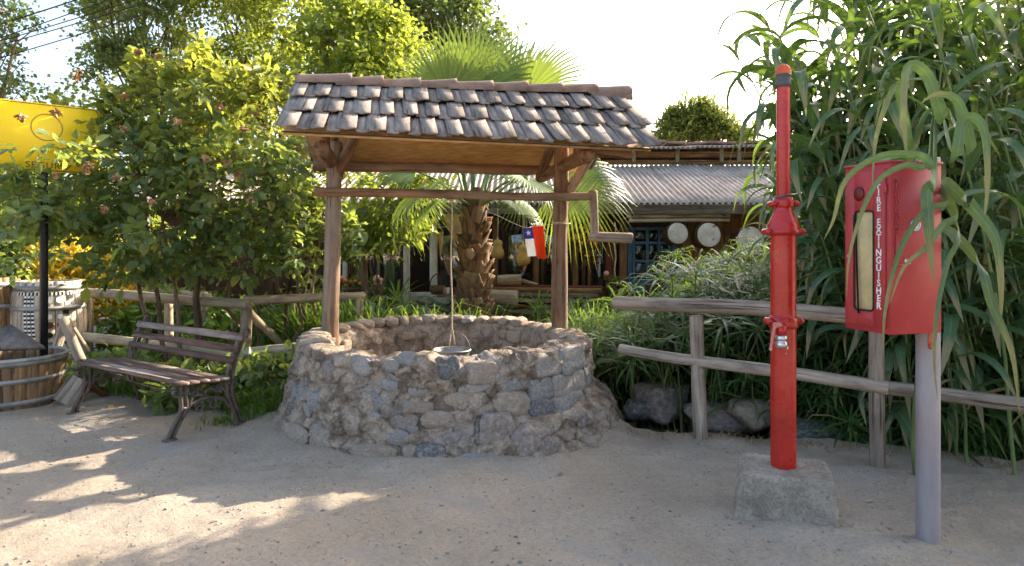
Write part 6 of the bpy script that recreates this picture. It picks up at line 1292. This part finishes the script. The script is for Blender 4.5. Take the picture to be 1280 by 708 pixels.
# cactus, yucca, flower pots
ct = thing('column_cactus', 'single green column cactus in front of the dark windows', 'cactus', at(487, 375, 9.9)); mb = MB(); c = at(487, 375, 9.9); th = np.arange(40) * 2 * np.pi / 40; V = []
for z, r in ((-.3, .06), (0, .065), (.25, .07), (.45, .066), (.53, .05), (.565, .02)): V.append(np.stack([c[0] + (r * (1 + .14 * np.cos(th * 9))) * np.cos(th), c[1] + (r * (1 + .14 * np.cos(th * 9))) * np.sin(th), np.full(40, c[2] + z)], 1))
i = np.arange(5)[:, None] * 40; j = np.arange(40)[None]; k_ = (j + 1) % 40; mb.add(np.concatenate(V), np.stack([i + j, i + k_, i + 40 + k_, i + 40 + j], -1).reshape(-1, 4)); mb.build('stem', mat('cactus_skin', (.03, .075, .03), (.06, .12, .045), 5, 4, .5, .2, 40, .004), ct, True)
def strap_plant(name, lb, cat, base, top, r, nl, L, W, m, bark, dr=.5):
    t = thing(name, lb, cat, base); base = np.asarray(base, float); top = np.asarray(top, float)
    if r: mb = MB(); log(mb, base - (0, 0, .1), top, r, r * .75, 10, .015); mb.build('trunk', bark, t, True)
    for k in range(nl):
        a = 2.4 * k + rng.normal(0, .2); el = 1.25 - 1.7 * k / nl; d = np.array([math.cos(a) * math.cos(el), math.sin(a) * math.cos(el), math.sin(el)]); l = L * rng.uniform(.8, 1.15); s = nrm(np.cross(d, ZZ)); V = []
        for i in range(7):
            u = i / 6; w = W * .5 * min(1, .4 + u * 3) * (1 - u ** 3) + .001; p = top + d * l * u - ZZ * l * dr * u * u; V += [p - s * w + ZZ * w * .3, p, p + s * w + ZZ * w * .3]
        MB().add(V, [(q_ * 3 + c_, q_ * 3 + c_ + 1, q_ * 3 + c_ + 4, q_ * 3 + c_ + 3) for q_ in range(6) for c_ in (0, 1)]).build('leaf', m, t, True)
strap_plant('yucca', 'thin-trunked yucca with strap leaves between left well post and windows', 'plant', at(458, 392, 9.3), at(453, 285, 9.3), .05, 26, .55, .05, MT['g_grass'], MT['bark'], .35)
strap_plant('strap_plant', 'stemless strap-leaved plant growing below the column cactus', 'plant', at(497, 385, 9.6), at(497, 378, 9.6), 0, 30, .55, .035, MT['g_grass'], None, .3)
strap_plant('strap_plant', 'stemless strap-leaved plant in front of the board stack', 'plant', at(672, 395, 9.5), at(672, 390, 9.5), 0, 30, .6, .03, MT['g_grass'], None, .4)
strap_plant('strap_plant', 'stemless strap-leaved plant low beside the blue door', 'plant', at(720, 398, 9.4), at(720, 392, 9.4), 0, 26, .55, .03, MT['g_grass'], None, .4)
strap_plant('strap_plant', 'broad strap-leaved plant under the bench-side fence corner', 'plant', gnd(335, 505), gnd(335, 505) + (0, 0, .05), 0, 30, .34, .03, MT['g_sedge'], None, .5)
for px, lb in ((440, 'clay pot of orange flowers beside the yucca trunk'), (470, 'clay pot of pale pink flowers under the cactus')):
    t = thing('flower_pot', lb, 'flower pot', at(px, 378, 9.7)); c = at(px, 378, 9.7); mb = MB(); lathe(mb, [(0, 0), (.09, 0), (.13, .18), (.14, .18), (.14, .21), (.12, .21), (.11, .17), (0, .17)], 18, c); mb.build('pot', MT['clay'], t, True)
    mb = MB(); n = 70; a = nrm(rng.standard_normal((n, 3)) + (0, 0, .5)); oval_leaves(mb, c + (0, 0, .22) + a * .08, a, rng.standard_normal((n, 3)) + (0, 0, 1), np.full(n, .09), np.full(n, .05)); mb.build('foliage', MT['g_grass'], t)
    for k in range(7): mb = MB(); mb.add(ICO[2][0] * rng.uniform(.025, .04) + c + (rng.normal(0, .09), -.08, .30 + rng.normal(0, .05)), ICO[2][1]); mb.build('bloom', plain('petal', (.65, .22, .08) if px == 440 else (.68, .42, .36), .6), t, True)

# ------------------------------------------------------------------ flag on a string from the right post
fo = at(653.5, 284.5, 6.75); fg = thing('flag', 'small red, white and blue flag with star, hung from a string by the well post', 'flag', fo); FW, FH = 26 * 6.75 / F, 36.5 * 6.75 / F
def fpt(s, t): return fo + (s * FW * (1 - .06 * t) + .050 * t * (1 - .25 * s) , .022 * math.sin(s * 5.2 + t * 2.2) * (.3 + t), -t * FH + .014 * s - .010 * s * t * 4 * (s > .5))
def fpatch(s0, s1, t0, t1, m, nme, n=8):
    V = [fpt(s0 + (s1 - s0) * i / n, t0 + (t1 - t0) * j / n) for j in range(n + 1) for i in range(n + 1)]; k = len(V); fz = [(j * (n + 1) + i, j * (n + 1) + i + 1, (j + 1) * (n + 1) + i + 1, (j + 1) * (n + 1) + i) for j in range(n) for i in range(n)]
    MB().add(np.concatenate([V, np.array(V) + (0, .002, 0)]), fz + [tuple(x + k for x in r[::-1]) for r in fz]).build(nme, m, fg, True)
def cloth(nme, c): return leafmat(nme, c, c, None, .3, c, .8, .1)
fpatch(0, .46, 0, .40, cloth('flag_blue', (.06, .07, .36)), 'blue_canton'); fpatch(0, .46, .40, 1, cloth('flag_white', (.75, .75, .76)), 'white_half'); fpatch(.46, 1, 0, 1, cloth('flag_red', (.70, .075, .02)), 'red_half')
P = []
for k in range(10): a = math.pi / 2 + k * math.pi / 5; r = .5 if k % 2 == 0 else .2; P.append(fpt(.23 + r * .30 * math.cos(a), .20 - r * .23 * math.sin(a)) - (0, .004, 0))
MB().add(P + [fpt(.23, .2) - (0, .004, 0)], [(10, i, (i + 1) % 10) for i in range(10)]).build('star', MT['white'], fg)
mb = MB(); tube(mb, spline([PR + (-.03, -.075, 1.69), PR + (-.10, -.06, 1.685), fpt(1, 0) + (0, 0, .004), fpt(.5, 0) + (0, 0, .003), fpt(0, 0) + (0, 0, .004), at(618, 268, 7.6), at(600, 262, 8.7)], 5), .0035, 5); tube(mb, [PR + (.085 * math.cos(a), .085 * math.sin(a), 1.695 + .008 * math.sin(2 * a)) for a in np.linspace(0, 6.28, 15)], .005, 5, False); tube(mb, [PR + (.02, -.085, 1.70), PR + (.04, -.10, 1.73)], .004, 4); mb.build('string', MT['rope'], fg)

# ------------------------------------------------------------------ person sitting by the blue door
def skin(name, verts, edges, radii, m, parent, sub=2):
    me = bpy.data.meshes.new(name); me.from_pydata([tuple(map(float, v_)) for v_ in verts], edges, []); o = bpy.data.objects.new(name, me); COL.objects.link(o); o.parent = parent; me.materials.append(m)
    md = o.modifiers.new('skin', 'SKIN'); md.use_smooth_shade = True
    for i, r in enumerate(radii): me.skin_vertices[0].data[i].radius = (r, r) if np.isscalar(r) else r
    me.skin_vertices[0].data[0].use_root = True; s = o.modifiers.new('sub', 'SUBSURF'); s.levels = sub; s.render_levels = sub; return o
pc = at(830, 400, 9.95); pz0 = GZB + .05; pr_ = thing('person', 'person in dark maroon shirt sitting in shade before the blue door', 'person', (pc[0], pc[1], pz0))
seat = .50; hd = 1.36 - pz0
PV = [(0, 0, seat), (-.03, -.03, seat + .25), (-.06, -.06, seat + .48), (-.03, -.07, seat + .58), (-.01, -.08, hd - .14), (0, -.09, hd - .03),      # pelvis .. head
      (-.22, -.06, seat + .46), (-.29, -.14, seat + .22), (-.16, -.32, seat + .12), (.13, -.06, seat + .46), (.22, -.16, seat + .22), (.06, -.34, seat + .12),
      (-.12, -.05, seat - .02), (-.15, -.45, seat - .01), (-.15, -.42, .08), (-.15, -.58, .04), (.12, -.05, seat - .02), (.14, -.45, seat - .01), (.14, -.42, .08), (.14, -.58, .04)]
PE = [(0, 1), (1, 2), (2, 3), (3, 4), (4, 5), (2, 6), (6, 7), (7, 8), (2, 9), (9, 10), (10, 11), (0, 12), (12, 13), (13, 14), (14, 15), (0, 16), (16, 17), (17, 18), (18, 19)]
PRD = [.15, .145, .15, .06, .088, .075, .065, .048, .034, .065, .048, .034, .095, .07, .045, .04, .095, .07, .045, .04]
skn = mat('skin', (.17, .085, .05), (.21, .11, .07), 8, 3, .5, .05, 40, .002); skin('body', PV, PE, PRD, skn, pr_)
skin('shirt', [PV[i] for i in (0, 1, 2, 3, 6, 7, 9, 10)], [(0, 1), (1, 2), (2, 3), (2, 4), (4, 5), (2, 6), (6, 7)], [.165, .165, .17, .075, .082, .064, .082, .064], plain('maroon_cloth', (.060, .022, .018), .9), pr_)
skin('trousers', [PV[i] for i in (0, 12, 13, 14, 16, 17, 18)], [(0, 1), (1, 2), (2, 3), (0, 4), (4, 5), (5, 6)], [.16, .11, .085, .06, .11, .085, .06], plain('dark_trousers', (.02, .02, .025), .9), pr_)
v, f = ICO[3]; hv = v * (.105, .115, .115); hv = hv * (1 + .05 * fbm(v * 4, 2)[:, None]); hv = hv[:]; mb = MB().add(hv + np.array([pc[0] + .005, pc[1] - .06, pz0 + hd - .05]), f); mb.build('hair', plain('black_hair', (.008, .007, .006), .6), pr_, True)
mb = MB(); c = np.array([pc[0], pc[1], pz0])
for s_ in (-1, 1): mb.add(ICO[2][0] * .012 + c + (s_ * .032, -.185, hd - .10), ICO[2][1])
mb.add(ICO[2][0] * (.014, .025, .022) + c + (0, -.175, hd - .135), ICO[2][1]); mb.build('face_features', skn, pr_, True)
sto = thing('stool', 'wooden stool under the person by the blue door', 'stool', (pc[0], pc[1], pz0 - .05)); mb = MB(); lathe(mb, [(0, seat - .17), (.17, seat - .17), (.18, seat - .15), (.17, seat - .13), (0, seat - .13)], 20, (pc[0], pc[1], pz0)); mb.build('seat', MT['brownwood'], sto)
for a in range(4): mb = MB(); d = np.array([math.cos(a * 1.57 + .7), math.sin(a * 1.57 + .7), 0]); log(mb, np.array([pc[0], pc[1], pz0 - .06]) + d * .16, np.array([pc[0], pc[1], pz0 + seat - .16]) + d * .12, .018, .018, 8); mb.build('leg', MT['brownwood'], sto)

# ------------------------------------------------------------------ overhead cables
for k, (y0, x1) in enumerate(((31, 92), (48, 132), (52, 165), (57, 190), (73, 235))):
    m_ = -y0 / x1; a, b = at(-320, y0 - 320 * m_, 11.0), at(520, y0 + 520 * m_, 13.5); t = np.linspace(0, 1, 40)[:, None]; p = a + (b - a) * t - ZZ * .22 * 4 * t * (1 - t) + ZZ * .2
    mb = MB(); tube(mb, p, .009 if k else .012, 5); tag(mb.build('overhead_cable', MT['cable'], None, False, p[20]), 'dark overhead cable crossing the sky above the yellow sign', 'cable', 'overhead cables')
